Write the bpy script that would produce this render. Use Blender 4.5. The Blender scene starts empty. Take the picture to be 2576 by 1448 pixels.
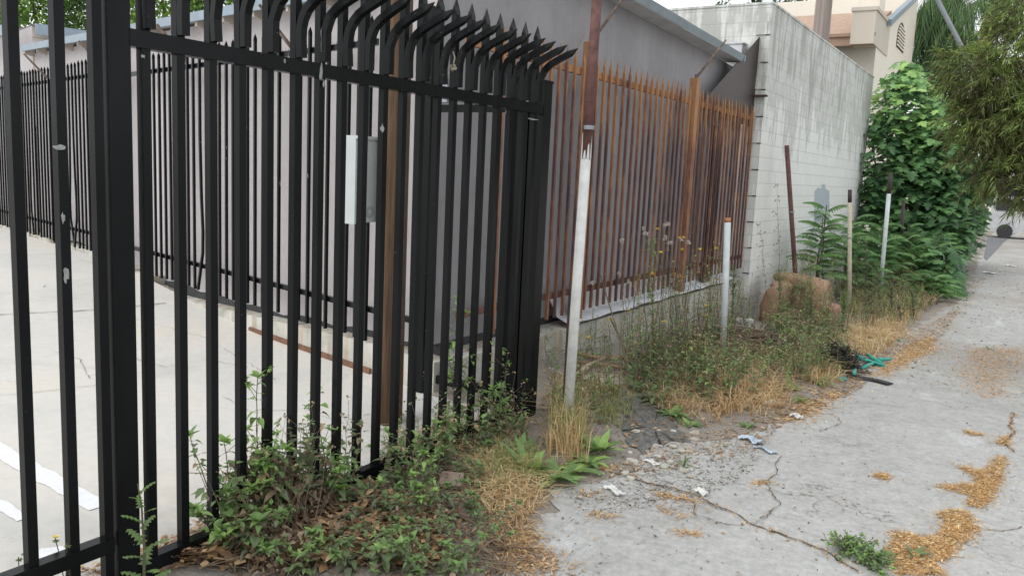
import bpy, math, random
import numpy as np
from mathutils import Vector, Matrix
rnd = random.Random(7)
C = bpy.context.scene.collection
# ------------------------------------------------------------------ camera
F, CX, CY, H = 2050., 1288., 724., 1.65
def _setup():
    VB = (2600., 492.); s = .047
    f = np.array([VB[0]-CX, -(VB[1]-CY), -F]); Y = f/np.linalg.norm(f)
    p = np.array([VB[0]-CX+1000, -(VB[1]+1000*s-CY), -F])
    Z = np.cross(p, Y); Z /= np.linalg.norm(Z)
    if Z[1] < 0: Z = -Z
    return np.array([np.cross(Y, Z), Y, Z])
M3 = _setup()
def ray(x, y): return M3 @ np.array([x-CX, -(y-CY), -F])
def at_z(x, y, z=0.):
    d = ray(x, y); t = (z-H)/d[2]; return Vector((d[0]*t, d[1]*t, z))
def at_x(x, y, X):
    d = ray(x, y); t = X/d[0]; return Vector((X, d[1]*t, H+d[2]*t))
def at_y(x, y, Y):
    d = ray(x, y); t = Y/d[1]; return Vector((d[0]*t, Y, H+d[2]*t))
WD = Vector((-1, .225, 0)).normalized(); WN = Vector((-.225, -1, 0)).normalized()   # lot wall: along, outward
W0 = Vector((-3.55, 4.62, 0))
def wp(u, z, o=0.): return W0 + WD*u + WN*o + Vector((0, 0, z))       # o > 0 towards the lot
def at_w(x, y, o=0.):
    d = Vector(ray(x, y)); P = W0+WN*o; t = WN.dot(P)/WN.dot(d); q = d*t; return ((q-P).dot(WD), H+q.z)
def fY(Y): return 0. if Y < 6.5 else max(-.325, -.05*(Y-6.5))
def sst(a, b, x):
    t = min(1, max(0, (x-a)/(b-a))); return t*t*(3-2*t)
def lotz(X): return .26*sst(5.6, 10.5, -X)
def at_g(x, y):
    z = 0.
    for _ in range(30):
        p = at_z(x, y, z); z = .5*z+.5*fY(p.y)
    p.z = fY(p.y); return p
cd = bpy.data.cameras.new('camera'); cam = bpy.data.objects.new('camera', cd); C.objects.link(cam)
cd.sensor_width = 36; cd.lens = 36*F/2576; cd.clip_start = .05; cd.clip_end = 2000
cam.matrix_world = Matrix(((*M3[0], 0), (*M3[1], 0), (*M3[2], H), (0, 0, 0, 1)))
bpy.context.scene.camera = cam
# ------------------------------------------------------------------ materials
def mat(name):
    m = bpy.data.materials.new(name); m.use_nodes = True
    nt = m.node_tree; return m, nt, nt.nodes['Principled BSDF']
def N(nt, typ, **kw):
    n = nt.nodes.new(typ)
    for k, v in kw.items():
        if k in n.inputs: n.inputs[k].default_value = v
        else: setattr(n, k, v)
    return n
def L(nt, a, b): nt.links.new(a, b)
def ramp(nt, fac, stops):
    r = nt.nodes.new('ShaderNodeValToRGB'); e = r.color_ramp.elements
    while len(e) < len(stops): e.new(.5)
    for i, (p, c) in enumerate(stops):
        e[i].position = p; e[i].color = (*c, 1) if len(c) == 3 else c
    L(nt, fac, r.inputs[0]); return r.outputs[0]
def coords(nt, scale=(1, 1, 1), kind='Object', world=False):
    mp = nt.nodes.new('ShaderNodeMapping'); mp.inputs['Scale'].default_value = scale
    if world: L(nt, nt.nodes.new('ShaderNodeNewGeometry').outputs['Position'], mp.inputs[0])
    else: L(nt, nt.nodes.new('ShaderNodeTexCoord').outputs[kind], mp.inputs[0])
    return mp.outputs[0]
def noise(nt, vec, scale, detail=4, rough=.55, dist=0.):
    n = N(nt, 'ShaderNodeTexNoise', Scale=scale, Detail=detail, Roughness=rough, Distortion=dist)
    L(nt, vec, n.inputs['Vector']); return n.outputs['Fac']
def mix(nt, fac, a, b, bt='MIX'):
    m = nt.nodes.new('ShaderNodeMix'); m.data_type = 'RGBA'; m.blend_type = bt
    for k, v in ((0, fac), (6, a), (7, b)):
        if isinstance(v, (tuple, float, int)): m.inputs[k].default_value = (*v, 1) if isinstance(v, tuple) else v
        else: L(nt, v, m.inputs[k])
    return m.outputs[2]
def math_(nt, op, a, b=0.):
    m = nt.nodes.new('ShaderNodeMath'); m.operation = op
    for k, v in ((0, a), (1, b)):
        if isinstance(v, (float, int)): m.inputs[k].default_value = v
        else: L(nt, v, m.inputs[k])
    return m.outputs[0]
def sep(nt, vec):
    s = nt.nodes.new('ShaderNodeSeparateXYZ'); L(nt, vec, s.inputs[0]); return s.outputs
def bump(nt, bs, h, st=.3, dist=.01):
    b = N(nt, 'ShaderNodeBump', Strength=st, Distance=dist); L(nt, h, b.inputs['Height']); L(nt, b.outputs[0], bs.inputs['Normal'])
def simple(name, col, rough=.7, var=.15, sc=8., metal=0., bs_=.2):
    m, nt, b = mat(name); v = coords(nt, world=True)
    n = noise(nt, v, sc, 5, .6)
    L(nt, ramp(nt, n, [(.3, tuple(c*(1-var) for c in col)), (.7, tuple(min(1, c*(1+var)) for c in col))]), b.inputs['Base Color'])
    b.inputs['Roughness'].default_value = rough; b.inputs['Metallic'].default_value = metal
    bump(nt, b, noise(nt, v, sc*6, 4), bs_, .004); return m
def m_black(name='black_gloss_paint', chip=.765):
    m, nt, b = mat(name); v = coords(nt, world=True)
    n = noise(nt, v, 55, 3, .6); big = noise(nt, coords(nt, (1, 1, .35), world=True), 5, 3)
    base = ramp(nt, big, [(.3, (.0045, .005, .0055)), (.75, (.010, .0115, .0125))])
    spots = ramp(nt, n, [(chip, (0, 0, 0)), (chip+.015, (1, 1, 1))])
    n2 = noise(nt, coords(nt, (1, 1, .18), world=True), 9, 3, .7, .6)
    spots2 = ramp(nt, n2, [(.74, (0, 0, 0)), (.75, (1, 1, 1))])
    mx = math_(nt, 'MAXIMUM', spots, spots2)
    L(nt, mix(nt, mx, base, (.30, .31, .30)), b.inputs['Base Color'])
    L(nt, ramp(nt, mx, [(0, (.24,)*3), (1, (.8,)*3)]), b.inputs['Roughness']); b.inputs['Specular IOR Level'].default_value = .15
    bump(nt, b, noise(nt, v, 30, 3), .12, .004); return m
def m_rust(name='rusted_steel', dark=0.):
    m, nt, b = mat(name); v = coords(nt, (1, 1, .22), world=True)
    n = noise(nt, v, 4.6, 5, .7, .6); n2 = noise(nt, coords(nt, (1, 1, .3), world=True), 22, 5)
    mixv = math_(nt, 'ADD', math_(nt, 'MULTIPLY', n, .7), math_(nt, 'MULTIPLY', n2, .3))
    z = sep(nt, coords(nt, world=True))[2]
    top = N(nt, 'ShaderNodeMapRange', **{'From Min': 1.9, 'From Max': 2.6, 'To Min': -.07, 'To Max': .11}); L(nt, z, top.inputs[0])
    oi = nt.nodes.new('ShaderNodeObjectInfo'); mixv = math_(nt, 'ADD', mixv, math_(nt, 'MULTIPLY', oi.outputs['Random'], .12)); mixv = math_(nt, 'ADD', mixv, top.outputs[0]); mixv = math_(nt, 'SUBTRACT', mixv, dark+.035)
    L(nt, ramp(nt, mixv, [(.33, (.075, .045, .048)), (.44, (.14, .072, .060)), (.52, (.235, .112, .072)), (.60, (.36, .175, .085)), (.70, (.43, .225, .105)), (.84, (.26, .14, .085))]), b.inputs['Base Color'])
    b.inputs['Roughness'].default_value = .78
    bump(nt, b, n2, .4, .003); return m
def m_stucco(name, col, stain=.12):
    m, nt, b = mat(name); v = coords(nt, world=True)
    n = noise(nt, coords(nt, (1, 1, .35), world=True), 1.6, 5, .6, .3); n2 = noise(nt, v, 9, 4)
    c = ramp(nt, math_(nt, 'ADD', math_(nt, 'MULTIPLY', n, .7), math_(nt, 'MULTIPLY', n2, .3)),
             [(.32, tuple(x*(1-stain) for x in col)), (.6, tuple(x*(1+stain*.5) for x in col)), (.8, tuple(x*(1-stain*.4) for x in col))])
    L(nt, c, b.inputs['Base Color']); b.inputs['Roughness'].default_value = .9
    bump(nt, b, noise(nt, v, 70, 5, .7), .5, .006); return m
def m_ledge():
    m, nt, b = mat('weathered_cast_concrete'); v = coords(nt, world=True)
    n = noise(nt, v, 3, 6, .65, .3); c = ramp(nt, n, [(.3, (.33, .325, .28)), (.5, (.50, .49, .44)), (.7, (.58, .57, .53))])
    st = noise(nt, coords(nt, (1, 1, .05), world=True), 7, 3, .6)
    c = mix(nt, ramp(nt, st, [(.53, (0, 0, 0)), (.60, (.55, .55, .55)), (.66, (.1, .1, .1))]), c, (.42, .24, .11))
    gg = noise(nt, coords(nt, (1, 1, .12), world=True), 11, 4, .7); c = mix(nt, ramp(nt, gg, [(.5, (0, 0, 0)), (.66, (.5, .5, .5))]), c, (.25, .26, .21))
    L(nt, c, b.inputs['Base Color']); b.inputs['Roughness'].default_value = .9; bump(nt, b, noise(nt, v, 50, 5, .7), .5, .006); return m
def m_lot():
    m, nt, b = mat('pale_lot_concrete'); v = coords(nt, world=True)
    n = noise(nt, v, .7, 6, .62, .5); n2 = noise(nt, v, 14, 5); n3 = noise(nt, v, 90, 3)
    c = ramp(nt, n, [(.3, (.52, .515, .485)), (.5, (.60, .58, .535)), (.7, (.63, .585, .515))])
    c = mix(nt, .14, c, ramp(nt, n2, [(.35, (.40, .40, .39)), (.6, (.66, .65, .62))])); oil = noise(nt, v, .45, 4, .7, 1.2); c = mix(nt, ramp(nt, oil, [(.58, (0, 0, 0)), (.70, (.35, .35, .35))]), c, (.40, .39, .37))
    vo = N(nt, 'ShaderNodeTexVoronoi', feature='DISTANCE_TO_EDGE', Scale=.38); wv = noise(nt, v, 2.5, 4)
    mm = nt.nodes.new('ShaderNodeVectorMath'); mm.operation = 'ADD'; L(nt, v, mm.inputs[0])
    cb = nt.nodes.new('ShaderNodeCombineXYZ'); L(nt, wv, cb.inputs[0]); L(nt, n2, cb.inputs[1]); L(nt, cb.outputs[0], mm.inputs[1]); L(nt, mm.outputs[0], vo.inputs['Vector'])
    cr = ramp(nt, vo.outputs[0], [(0, (1, 1, 1)), (.004, (0, 0, 0))])
    c = mix(nt, math_(nt, 'MULTIPLY', cr, .45), c, (.25, .24, .22))
    sp = ramp(nt, n3, [(.71, (0, 0, 0)), (.73, (1, 1, 1))]); c = mix(nt, math_(nt, 'MULTIPLY', sp, .35), c, (.25, .22, .18))
    # dust and grey dirt gathers beside the fence
    x = sep(nt, v); mr = N(nt, 'ShaderNodeMapRange', **{'From Min': -3.9, 'From Max': -2.8}); L(nt, x[0], mr.inputs[0])
    f = math_(nt, 'MULTIPLY', mr.outputs[0], ramp(nt, noise(nt, v, 3, 5, .7), [(.3, (0, 0, 0)), (.6, (1, 1, 1))]))
    c = mix(nt, f, c, (.38, .37, .35))
    L(nt, c, b.inputs['Base Color']); b.inputs['Roughness'].default_value = .88
    bump(nt, b, n3, .25, .003); return m
def m_alley():
    m, nt, b = mat('worn_alley_concrete'); v = coords(nt, world=True)
    n = noise(nt, v, .55, 6, .65, .6); n2 = noise(nt, v, 7, 6, .7); n3 = noise(nt, v, 110, 4, .7); st = noise(nt, coords(nt, (1.2, .5, 1), world=True), 2.2, 5, .65)
    c = ramp(nt, n, [(.30, (.29, .285, .272)), (.46, (.38, .38, .368)), (.62, (.45, .45, .435)), (.75, (.32, .315, .30))])
    n4 = noise(nt, v, 26, 6, .75); c = mix(nt, .36, c, ramp(nt, n4, [(.32, (.13, .128, .12)), (.48, (.40, .40, .385)), (.64, (.66, .655, .635))]))
    c = mix(nt, .25, c, ramp(nt, n2, [(.34, (.18, .175, .16)), (.5, (.37, .37, .355)), (.66, (.50, .49, .47))]))
    c = mix(nt, ramp(nt, st, [(.60, (0, 0, 0)), (.68, (.75, .75, .75))]), c, (.54, .55, .55))
    y = sep(nt, v); mr = N(nt, 'ShaderNodeMapRange', **{'From Min': 7., 'From Max': 13.}); L(nt, y[1], mr.inputs[0])
    far = noise(nt, coords(nt, (.6, .25, 1), world=True), 1.5, 6, .7)
    c = mix(nt, math_(nt, 'MULTIPLY', mr.outputs[0], ramp(nt, far, [(.42, (0, 0, 0)), (.62, (.8, .8, .8))])), c, (.33, .29, .255))
    sp = ramp(nt, n3, [(.28, (1, 1, 1)), (.36, (0, 0, 0))]); c = mix(nt, math_(nt, 'MULTIPLY', sp, .55), c, (.12, .115, .11))
    sp2 = ramp(nt, n3, [(.66, (0, 0, 0)), (.74, (1, 1, 1))]); c = mix(nt, math_(nt, 'MULTIPLY', sp2, .5), c, (.62, .62, .60))
    vo = N(nt, 'ShaderNodeTexVoronoi', feature='DISTANCE_TO_EDGE', Scale=.8)
    mm = nt.nodes.new('ShaderNodeVectorMath'); mm.operation = 'ADD'; L(nt, v, mm.inputs[0])
    cb = nt.nodes.new('ShaderNodeCombineXYZ'); L(nt, noise(nt, v, 3, 5), cb.inputs[0]); L(nt, noise(nt, v, 4, 5), cb.inputs[1]); L(nt, cb.outputs[0], mm.inputs[1]); L(nt, mm.outputs[0], vo.inputs['Vector'])
    cr = ramp(nt, vo.outputs[0], [(0, (1, 1, 1)), (.006, (0, 0, 0))]); msk = ramp(nt, noise(nt, v, .9, 2), [(.5, (0, 0, 0)), (.56, (.8, .8, .8))])
    c = mix(nt, math_(nt, 'MULTIPLY', cr, msk), c, (.10, .085, .07))
    L(nt, c, b.inputs['Base Color']); b.inputs['Roughness'].default_value = .9
    bump(nt, b, math_(nt, 'ADD', n3, n2), .45, .004); return m
def m_dirt():
    m, nt, b = mat('dusty_dirt_with_litter'); v = coords(nt, world=True)
    n = noise(nt, v, 2.2, 6, .7, .5); n3 = noise(nt, v, 60, 5, .75); n4 = noise(nt, v, 170, 3, .7)
    c = ramp(nt, n, [(.3, (.20, .185, .165)), (.48, (.30, .28, .255)), (.66, (.27, .20, .14))])
    c = mix(nt, .55, c, ramp(nt, n3, [(.3, (.07, .06, .05)), (.5, (.27, .24, .21)), (.72, (.46, .42, .37))]))
    c = mix(nt, ramp(nt, n4, [(.62, (0, 0, 0)), (.68, (.8, .8, .8))]), c, (.42, .30, .18))
    L(nt, c, b.inputs['Base Color']); b.inputs['Roughness'].default_value = .95
    bump(nt, b, n3, .7, .012); return m
def m_block():
    m, nt, b = mat('white_painted_blockwork'); v = coords(nt, world=True); s = sep(nt, v)
    cb = nt.nodes.new('ShaderNodeCombineXYZ'); L(nt, math_(nt, 'ADD', s[0], s[1]), cb.inputs[0]); L(nt, math_(nt, 'ADD', s[2], .45+.19*10), cb.inputs[1])
    br = N(nt, 'ShaderNodeTexBrick', Scale=1., **{'Brick Width': .40, 'Row Height': .19, 'Mortar Size': .0045, 'Mortar Smooth': .3, 'Bias': 0.})
    L(nt, cb.outputs[0], br.inputs['Vector']); br.inputs['Color1'].default_value = (.80, .81, .78, 1); br.inputs['Color2'].default_value = (.76, .77, .74, 1); br.inputs['Mortar'].default_value = (.56, .56, .53, 1)
    n = noise(nt, coords(nt, (1, 1, .10), world=True), 5.5, 5, .65, .3); nb = noise(nt, v, 1.0, 5, .7)
    hz = N(nt, 'ShaderNodeMapRange', **{'From Min': 1.7, 'From Max': 3.4, 'To Min': -.2, 'To Max': .10}); L(nt, s[2], hz.inputs[0])
    d = math_(nt, 'ADD', math_(nt, 'ADD', math_(nt, 'MULTIPLY', n, .6), math_(nt, 'MULTIPLY', nb, .4)), hz.outputs[0])
    c = mix(nt, ramp(nt, d, [(.44, (0, 0, 0)), (.50, (.62, .62, .62)), (.56, (.30, .30, .30)), (.63, (.85, .85, .85)), (.8, (.95, .95, .95))]), br.outputs['Color'], (.36, .37, .34))
    g = N(nt, 'ShaderNodeMapRange', **{'From Min': -.1, 'From Max': .35, 'To Min': .6, 'To Max': 0.}); L(nt, s[2], g.inputs[0])
    c = mix(nt, math_(nt, 'MULTIPLY', g.outputs[0], ramp(nt, nb, [(.4, (0, 0, 0)), (.6, (1, 1, 1))])), c, (.34, .33, .30))
    L(nt, c, b.inputs['Base Color']); b.inputs['Roughness'].default_value = .85
    bump(nt, b, math_(nt, 'SUBTRACT', noise(nt, v, 60, 4), math_(nt, 'MULTIPLY', br.outputs['Fac'], 1.2)), .5, .008); return m
def m_wood(name, c1, c2, sc=40):
    m, nt, b = mat(name); v = coords(nt, (1, 1, .04), world=True)
    n = noise(nt, v, sc, 5, .65, .3); L(nt, ramp(nt, n, [(.32, c1), (.66, c2)]), b.inputs['Base Color'])
    b.inputs['Roughness'].default_value = .85; bump(nt, b, n, .8, .01); return m
def m_leaf(name, stops, trans=.28, rough=.5):
    m, nt, b = mat(name); a = nt.nodes.new('ShaderNodeAttribute'); a.attribute_name = 'tint'
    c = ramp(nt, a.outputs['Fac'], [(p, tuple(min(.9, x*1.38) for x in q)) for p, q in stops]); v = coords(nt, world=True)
    c = mix(nt, 1., c, ramp(nt, noise(nt, v, 25, 3), [(.3, (.78, .80, .74)), (.7, (1, 1, 1))]), 'MULTIPLY')
    L(nt, c, b.inputs['Base Color']); b.inputs['Roughness'].default_value = rough; b.inputs['Specular IOR Level'].default_value = .35
    t = nt.nodes.new('ShaderNodeBsdfTranslucent'); L(nt, c, t.inputs[0])
    ms = N(nt, 'ShaderNodeMixShader'); ms.inputs[0].default_value = trans
    L(nt, b.outputs[0], ms.inputs[1]); L(nt, t.outputs[0], ms.inputs[2]); L(nt, ms.outputs[0], nt.nodes['Material Output'].inputs[0]); return m
M = dict(
    black=m_black(), black_worn=m_black('worn_black_paint', .72), rust=m_rust(), rust_dark=m_rust('dark_rusted_steel', .09),
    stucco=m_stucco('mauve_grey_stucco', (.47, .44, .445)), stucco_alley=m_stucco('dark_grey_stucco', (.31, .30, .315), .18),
    lot=m_lot(), alley=m_alley(), dirt=m_dirt(), block=m_block(),
    ledge=m_ledge(), tar=simple('black_tar_sealant', (.045, .046, .05), .8, .3, 20, 0, .8),
    galv=simple('galvanised_flashing', (.27, .33, .38), .42, .12, 5, .5, .1), iron=simple('brown_rusty_angle_iron', (.17, .085, .05), .8, .3, 15), arm=simple('weathered_steel_arm', (.19, .14, .115), .8, .5, 30),
    white=simple('white_line_paint', (.74, .75, .76), .7, .06, 20), tails=simple('dirty_cream_timber', (.52, .46, .40), .85, .15, 9),
    pole=m_wood('creosoted_pole_wood', (.040, .024, .016), (.16, .095, .052), 45), box=simple('pale_grey_enamel', (.50, .55, .55), .45, .06, 6, .1, .05),
    conduit=simple('grey_conduit', (.30, .33, .36), .5, .1, 8, .4, .05), guard=simple('brown_metal_guard', (.055, .032, .024), .7, .3, 20),
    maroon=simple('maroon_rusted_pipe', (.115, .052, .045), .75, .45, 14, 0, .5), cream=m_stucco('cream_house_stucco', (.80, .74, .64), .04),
    chim=m_stucco('beige_chimney_stucco', (.58, .53, .45), .05), shade=m_stucco('shaded_cream_wall', (.50, .46, .40), .05),  # recessed wall: the cream stucco darkened, shade put into its colour
    sheet=simple('brown_sheet_steel', (.042, .026, .024), .5, .12, 2.5, .2, .1), trunk=m_wood('palm_trunk_bark', (.19, .16, .14), (.33, .28, .25), 12),
    bark=simple('tree_bark', (.12, .08, .05), .9, .4, 25, 0, .8), siding=simple('cream_lap_siding', (.60, .53, .48), .8, .08, 5),
    greymetal=simple('grey_metal_tube', (.22, .24, .25), .45, .1, 10, .5, .1), bottle=simple('grey_plastic', (.55, .56, .57), .5, .2, 14, 0, .3),
    slot=simple('mortar_gap_shadow', (.03, .028, .025), .9, .2, 20), roofwhite=simple('white_coated_roof', (.55, .56, .58), .7, .15, 4),
)
# ------------------------------------------------------------------ mesh builder
class MB:
    def __init__(s): s.v = []; s.f = []; s.mi = []; s.t = []
    def add(s, vs, fs, mi=0, t=.5):
        o = len(s.v); s.v += [tuple(p) for p in vs]
        for f in fs: s.f.append(tuple(i+o for i in f)); s.mi.append(mi); s.t.append(t)
    def box(s, a, b, mi=0, t=.5):
        x0, y0, z0 = (min(a[i], b[i]) for i in range(3)); x1, y1, z1 = (max(a[i], b[i]) for i in range(3))
        s.add([(x0, y0, z0), (x1, y0, z0), (x1, y1, z0), (x0, y1, z0), (x0, y0, z1), (x1, y0, z1), (x1, y1, z1), (x0, y1, z1)],
              [(3, 2, 1, 0), (4, 5, 6, 7), (0, 1, 5, 4), (1, 2, 6, 5), (2, 3, 7, 6), (3, 0, 4, 7)], mi, t)
    def hexa(s, p, mi=0, t=.5):      # 8 corners: bottom loop 0-3, top loop 4-7
        s.add(p, [(3, 2, 1, 0), (4, 5, 6, 7), (0, 1, 5, 4), (1, 2, 6, 5), (2, 3, 7, 6), (3, 0, 4, 7)], mi, t)
    def slab(s, a, b, z0, z1, o0, o1, mi=0):   # wall-plane slab between u=a and u=b; z may be pairs
        za, zb = z0 if isinstance(z0, tuple) else (z0, z0); zc, zd = z1 if isinstance(z1, tuple) else (z1, z1)
        s.hexa([wp(a, za, o0), wp(b, zb, o0), wp(b, zb, o1), wp(a, za, o1), wp(a, zc, o0), wp(b, zd, o0), wp(b, zd, o1), wp(a, zc, o1)], mi)
    def tube(s, pts, rad, n=8, mi=0, t=.5, cap=True, square=False, tw=0.):
        pts = [Vector(p) for p in pts]; rad = rad if isinstance(rad, (list, tuple)) else [rad]*len(pts)
        o = len(s.v); up = Vector((0, 0, 1)); prev = None
        for i, p in enumerate(pts):
            d = (pts[min(i+1, len(pts)-1)]-pts[max(i-1, 0)]); d = d.normalized() if d.length > 1e-9 else up
            if prev is None:
                a = d.cross(Vector((0, 1, 0)) if abs(d.y) < .9 else Vector((1, 0, 0))).normalized()
            else:
                a = (prev-d*prev.dot(d)); a = a.normalized() if a.length > 1e-6 else d.orthogonal().normalized()
            prev = a; b = d.cross(a)
            for k in range(n):
                an = 2*math.pi*(k+(.5 if square else 0))/n+tw; r = rad[i]*(1.4142 if square else 1)
                s.v.append(tuple(p+a*math.cos(an)*r+b*math.sin(an)*r))
        for i in range(len(pts)-1):
            for k in range(n):
                s.f.append((o+i*n+k, o+i*n+(k+1) % n, o+(i+1)*n+(k+1) % n, o+(i+1)*n+k)); s.mi.append(mi); s.t.append(t)
        if cap:
            s.f.append(tuple(o+k for k in reversed(range(n)))); s.mi.append(mi); s.t.append(t)
            e = o+(len(pts)-1)*n; s.f.append(tuple(e+k for k in range(n))); s.mi.append(mi); s.t.append(t)
    def build(s, name, mats, parent=None, smooth=False, origin=None):
        me = bpy.data.meshes.new(name); org = Vector(origin) if origin is not None else (parent_loc(parent) if parent else Vector((0, 0, 0)))
        me.from_pydata([(x-org.x, y-org.y, z-org.z) for x, y, z in s.v], [], s.f)
        for m in (mats if isinstance(mats, (list, tuple)) else [mats]): me.materials.append(m)
        me.polygons.foreach_set('material_index', s.mi)
        if smooth: me.polygons.foreach_set('use_smooth', [True]*len(s.f))
        at = me.attributes.new('tint', 'FLOAT', 'FACE'); at.data.foreach_set('value', s.t)
        o = bpy.data.objects.new(name, me); C.objects.link(o)
        if parent: o.parent = parent; o.location = org-parent_loc(parent)
        else: o.location = org
        return o
def parent_loc(p):
    l = p.location.copy()
    while p.parent: p = p.parent; l += p.location
    return l
def tag(o, label=None, cat=None, group=None, kind=None):
    if label: o['label'] = label
    if cat: o['category'] = cat
    if group: o['group'] = group
    if kind: o['kind'] = kind
    return o
def thing(name, label, cat, loc=(0, 0, 0), group=None):
    o = bpy.data.objects.new(name, None); C.objects.link(o); o.location = loc; o.empty_display_size = .1
    return tag(o, label, cat, group)
def inst(name, me, parent, loc):
    o = bpy.data.objects.new(name, me); C.objects.link(o)
    if parent: o.parent = parent
    o.location = loc; return o
#@@GROUND
# ------------------------------------------------------------------ ground, lot, alley
XLp = [(-30, -1.4), (0, -1.45), (2.7, -1.63), (3.2, -1.83), (3.6, -1.92), (4.1, -1.80), (4.6, -1.92), (4.95, -1.64), (5.7, -1.32), (7, -1.14), (9.3, -1.23), (11.4, -1.3), (14, -1.2), (16.6, -1.0), (21.7, -1.0), (41, -1.5), (400, -2)]
def XL(Y): return float(np.interp(Y, [p[0] for p in XLp], [p[1] for p in XLp]))
def hn(x, y): return math.sin(x*3.1+1.3*math.sin(y*2.3))*math.cos(y*2.7+math.sin(x*1.9))
def gz(X, Y):
    z = fY(Y)
    if X < -2.72 and (Y < 4.62 if X > -3.6 else Y < 4.9+.225*(-3.55-X)): return lotz(X)-.05
    if X > XL(Y)+.12: return z-.05
    e = min(1, max(0, (XL(Y)+.12-X)/.3))
    z += e*(.022*hn(X*1.3, Y*1.3)+.014*hn(X*4+3, Y*4)+.015)
    if Y > 10.2: z -= .12*math.exp(-((Y-12)**2)/1.5-((X+3.1)**2)/.4)
    return z
def grid(xs, ys, zf):
    vs = [(x, y, zf(x, y)) for y in ys for x in xs]; n = len(xs)
    return vs, [(j*n+i, j*n+i+1, (j+1)*n+i+1, (j+1)*n+i) for j in range(len(ys)-1) for i in range(n-1)]
xs = [-300, -80, -30, -12, -6]+[-4+.05*i for i in range(80)]+[0.2, 2, 4, 8, 20, 80, 300]
ys = [-40, -10, -2]+[.06*i for i in range(0, 370)]+[22.5+1*i for i in range(12)]+[40, 60, 90, 200, 500]
m = MB(); m.add(*grid(xs, ys, gz)); tag(m.build('ground', M['dirt'], smooth=True), kind='structure', label='dusty dirt strewn with dry litter')
m = MB()
ys2 = [-8+.25*i for i in range(32)]+[.04*i for i in range(0, 550)]+[22+.5*i for i in range(40)]+[45, 60, 90]
nx = 26; rows = []
for y in ys2:
    jag = .035*math.sin(y*17)+.03*math.sin(y*41+1)+.05*math.sin(y*6.3)
    a = XL(y)+jag; rows.append([(a+(6.5-a)*(i/(nx-1))**1.4, y, fY(y)+.004+(.006*hn(a+i, y) if 0 < i else 0)) for i in range(nx)])
vs = [p for r in rows for p in r]
m.add(vs, [(j*nx+i, j*nx+i+1, (j+1)*nx+i+1, (j+1)*nx+i) for j in range(len(rows)-1) for i in range(nx-1)])
tag(m.build('alley_pavement', M['alley'], smooth=True), kind='structure', label='cracked grey concrete alley')
m = MB(); xs = [-60, -40, -25, -18]+[-14+.4*i for i in range(29)]+[-2.75]
def wallY(x): return 4.62+.225*(-3.55-x)+.02
vs = []; yn = 24
for x in xs:
    ymax = wallY(x) if x < -3.6 else 4.60
    for j in range(yn): vs.append((x, -12+(ymax+12)*j/(yn-1), lotz(x)+.002))
m.add(vs, [(i*yn+j, (i+1)*yn+j, (i+1)*yn+j+1, i*yn+j+1) for i in range(len(xs)-1) for j in range(yn-1)])
m.f = [tuple(reversed(f)) if False else f for f in m.f]
tag(m.build('parking_lot', M['lot'], smooth=True), kind='structure', label='pale concrete parking lot')
# painted bay lines
def stripe(name, A, B, w0, w1, seed):
    r = random.Random(seed); m = MB(); n = 70; A = Vector(A); B = Vector(B); d = (B-A); nn = Vector((-d.y, d.x, 0)).normalized()
    L_, R_ = [], []
    for i in range(n+1):
        p = A+d*i/n; w = w0+(w1-w0)*i/n; z = lotz(p.x)+.006
        L_.append(p+nn*(w+r.uniform(-.007, .007))+Vector((0, 0, z))); R_.append(p-nn*(w+r.uniform(-.007, .007))+Vector((0, 0, z)))
    m.add(L_+R_, [(i, i+1, n+2+i, n+1+i) for i in range(n)]); return tag(m.build(name, M['white']), kind='structure', label='worn white painted parking bay line')
a0, a1 = at_z(0, 1136), at_z(252, 1277); d = (a1-a0)
wA = (at_z(0, 1114)-at_z(0, 1159)).cross(d.normalized()).length/2
stripe('parking_line', a0-d*2.2, a1, wA, wA*.95, 1)
b0, b1 = at_z(0, 1288), at_z(58, 1308)
d2 = d.normalized(); stripe('parking_line', b1-d2*2.5, b1, wA, wA*.5, 2)
c0 = at_z(92, 1398); stripe('parking_line', c0, c0+Vector((.10, .17, 0)), .055, .04, 3)
#@@FENCES
# ------------------------------------------------------------------ black security fence by the alley
def spear_pts(m, x, y, z0, z1, h=.017, tip=.075, mi=0):
    """square bar from z0 rising to a pressed spear point at z1 (x,y = centre)"""
    zs = z1-tip
    lv = [(z0, h, h), (zs-.012, h, h), (zs+.008, h*.75, h*1.22), (zs+.03, h*.4, h*1.05), (z1, .0012, .0012)]
    vs = []
    for z, a, b in lv: vs += [(x-a, y-b, z), (x+a, y-b, z), (x+a, y+b, z), (x-a, y+b, z)]
    fs = [(3, 2, 1, 0), (16, 17, 18, 19)]
    for i in range(4):
        for k in range(4): fs.append((i*4+k, i*4+(k+1) % 4, i*4+4+(k+1) % 4, i*4+4+k))
    m.add(vs, fs, mi)
FX = -2.71
pk = MB(); spear_pts(pk, 0, 0, 0, 2.57); pk_o = pk.build('picket', M['black']); pkm = pk_o.data; bpy.data.objects.remove(pk_o)
def hook_mesh(seed):
    r = random.Random(seed); m = MB()
    path = [(0, 0), (0, .08), (.002, .125), (.012, .16), (.034, .195), (.068, .224), (.115, .248), (.17, .272), (.205, .287)]
    pts = [(x+r.uniform(-.002, .002), r.uniform(-.0015, .0015), z) for x, z in path]
    m.tube([pts[0]]+pts[1:]+[(.222, 0, .294), (.266, 0, .318)], [.0165]*9+[.0135, .0012], 4, square=True)
    o = m.build('curved_spike', M['black_worn']); me = o.data; bpy.data.objects.remove(o); return me
hooks = [hook_mesh(i) for i in range(5)]
t = thing('security_fence', 'tall black steel picket fence with outward curved spikes along the alley', 'fence', (FX, 3., 0))
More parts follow.
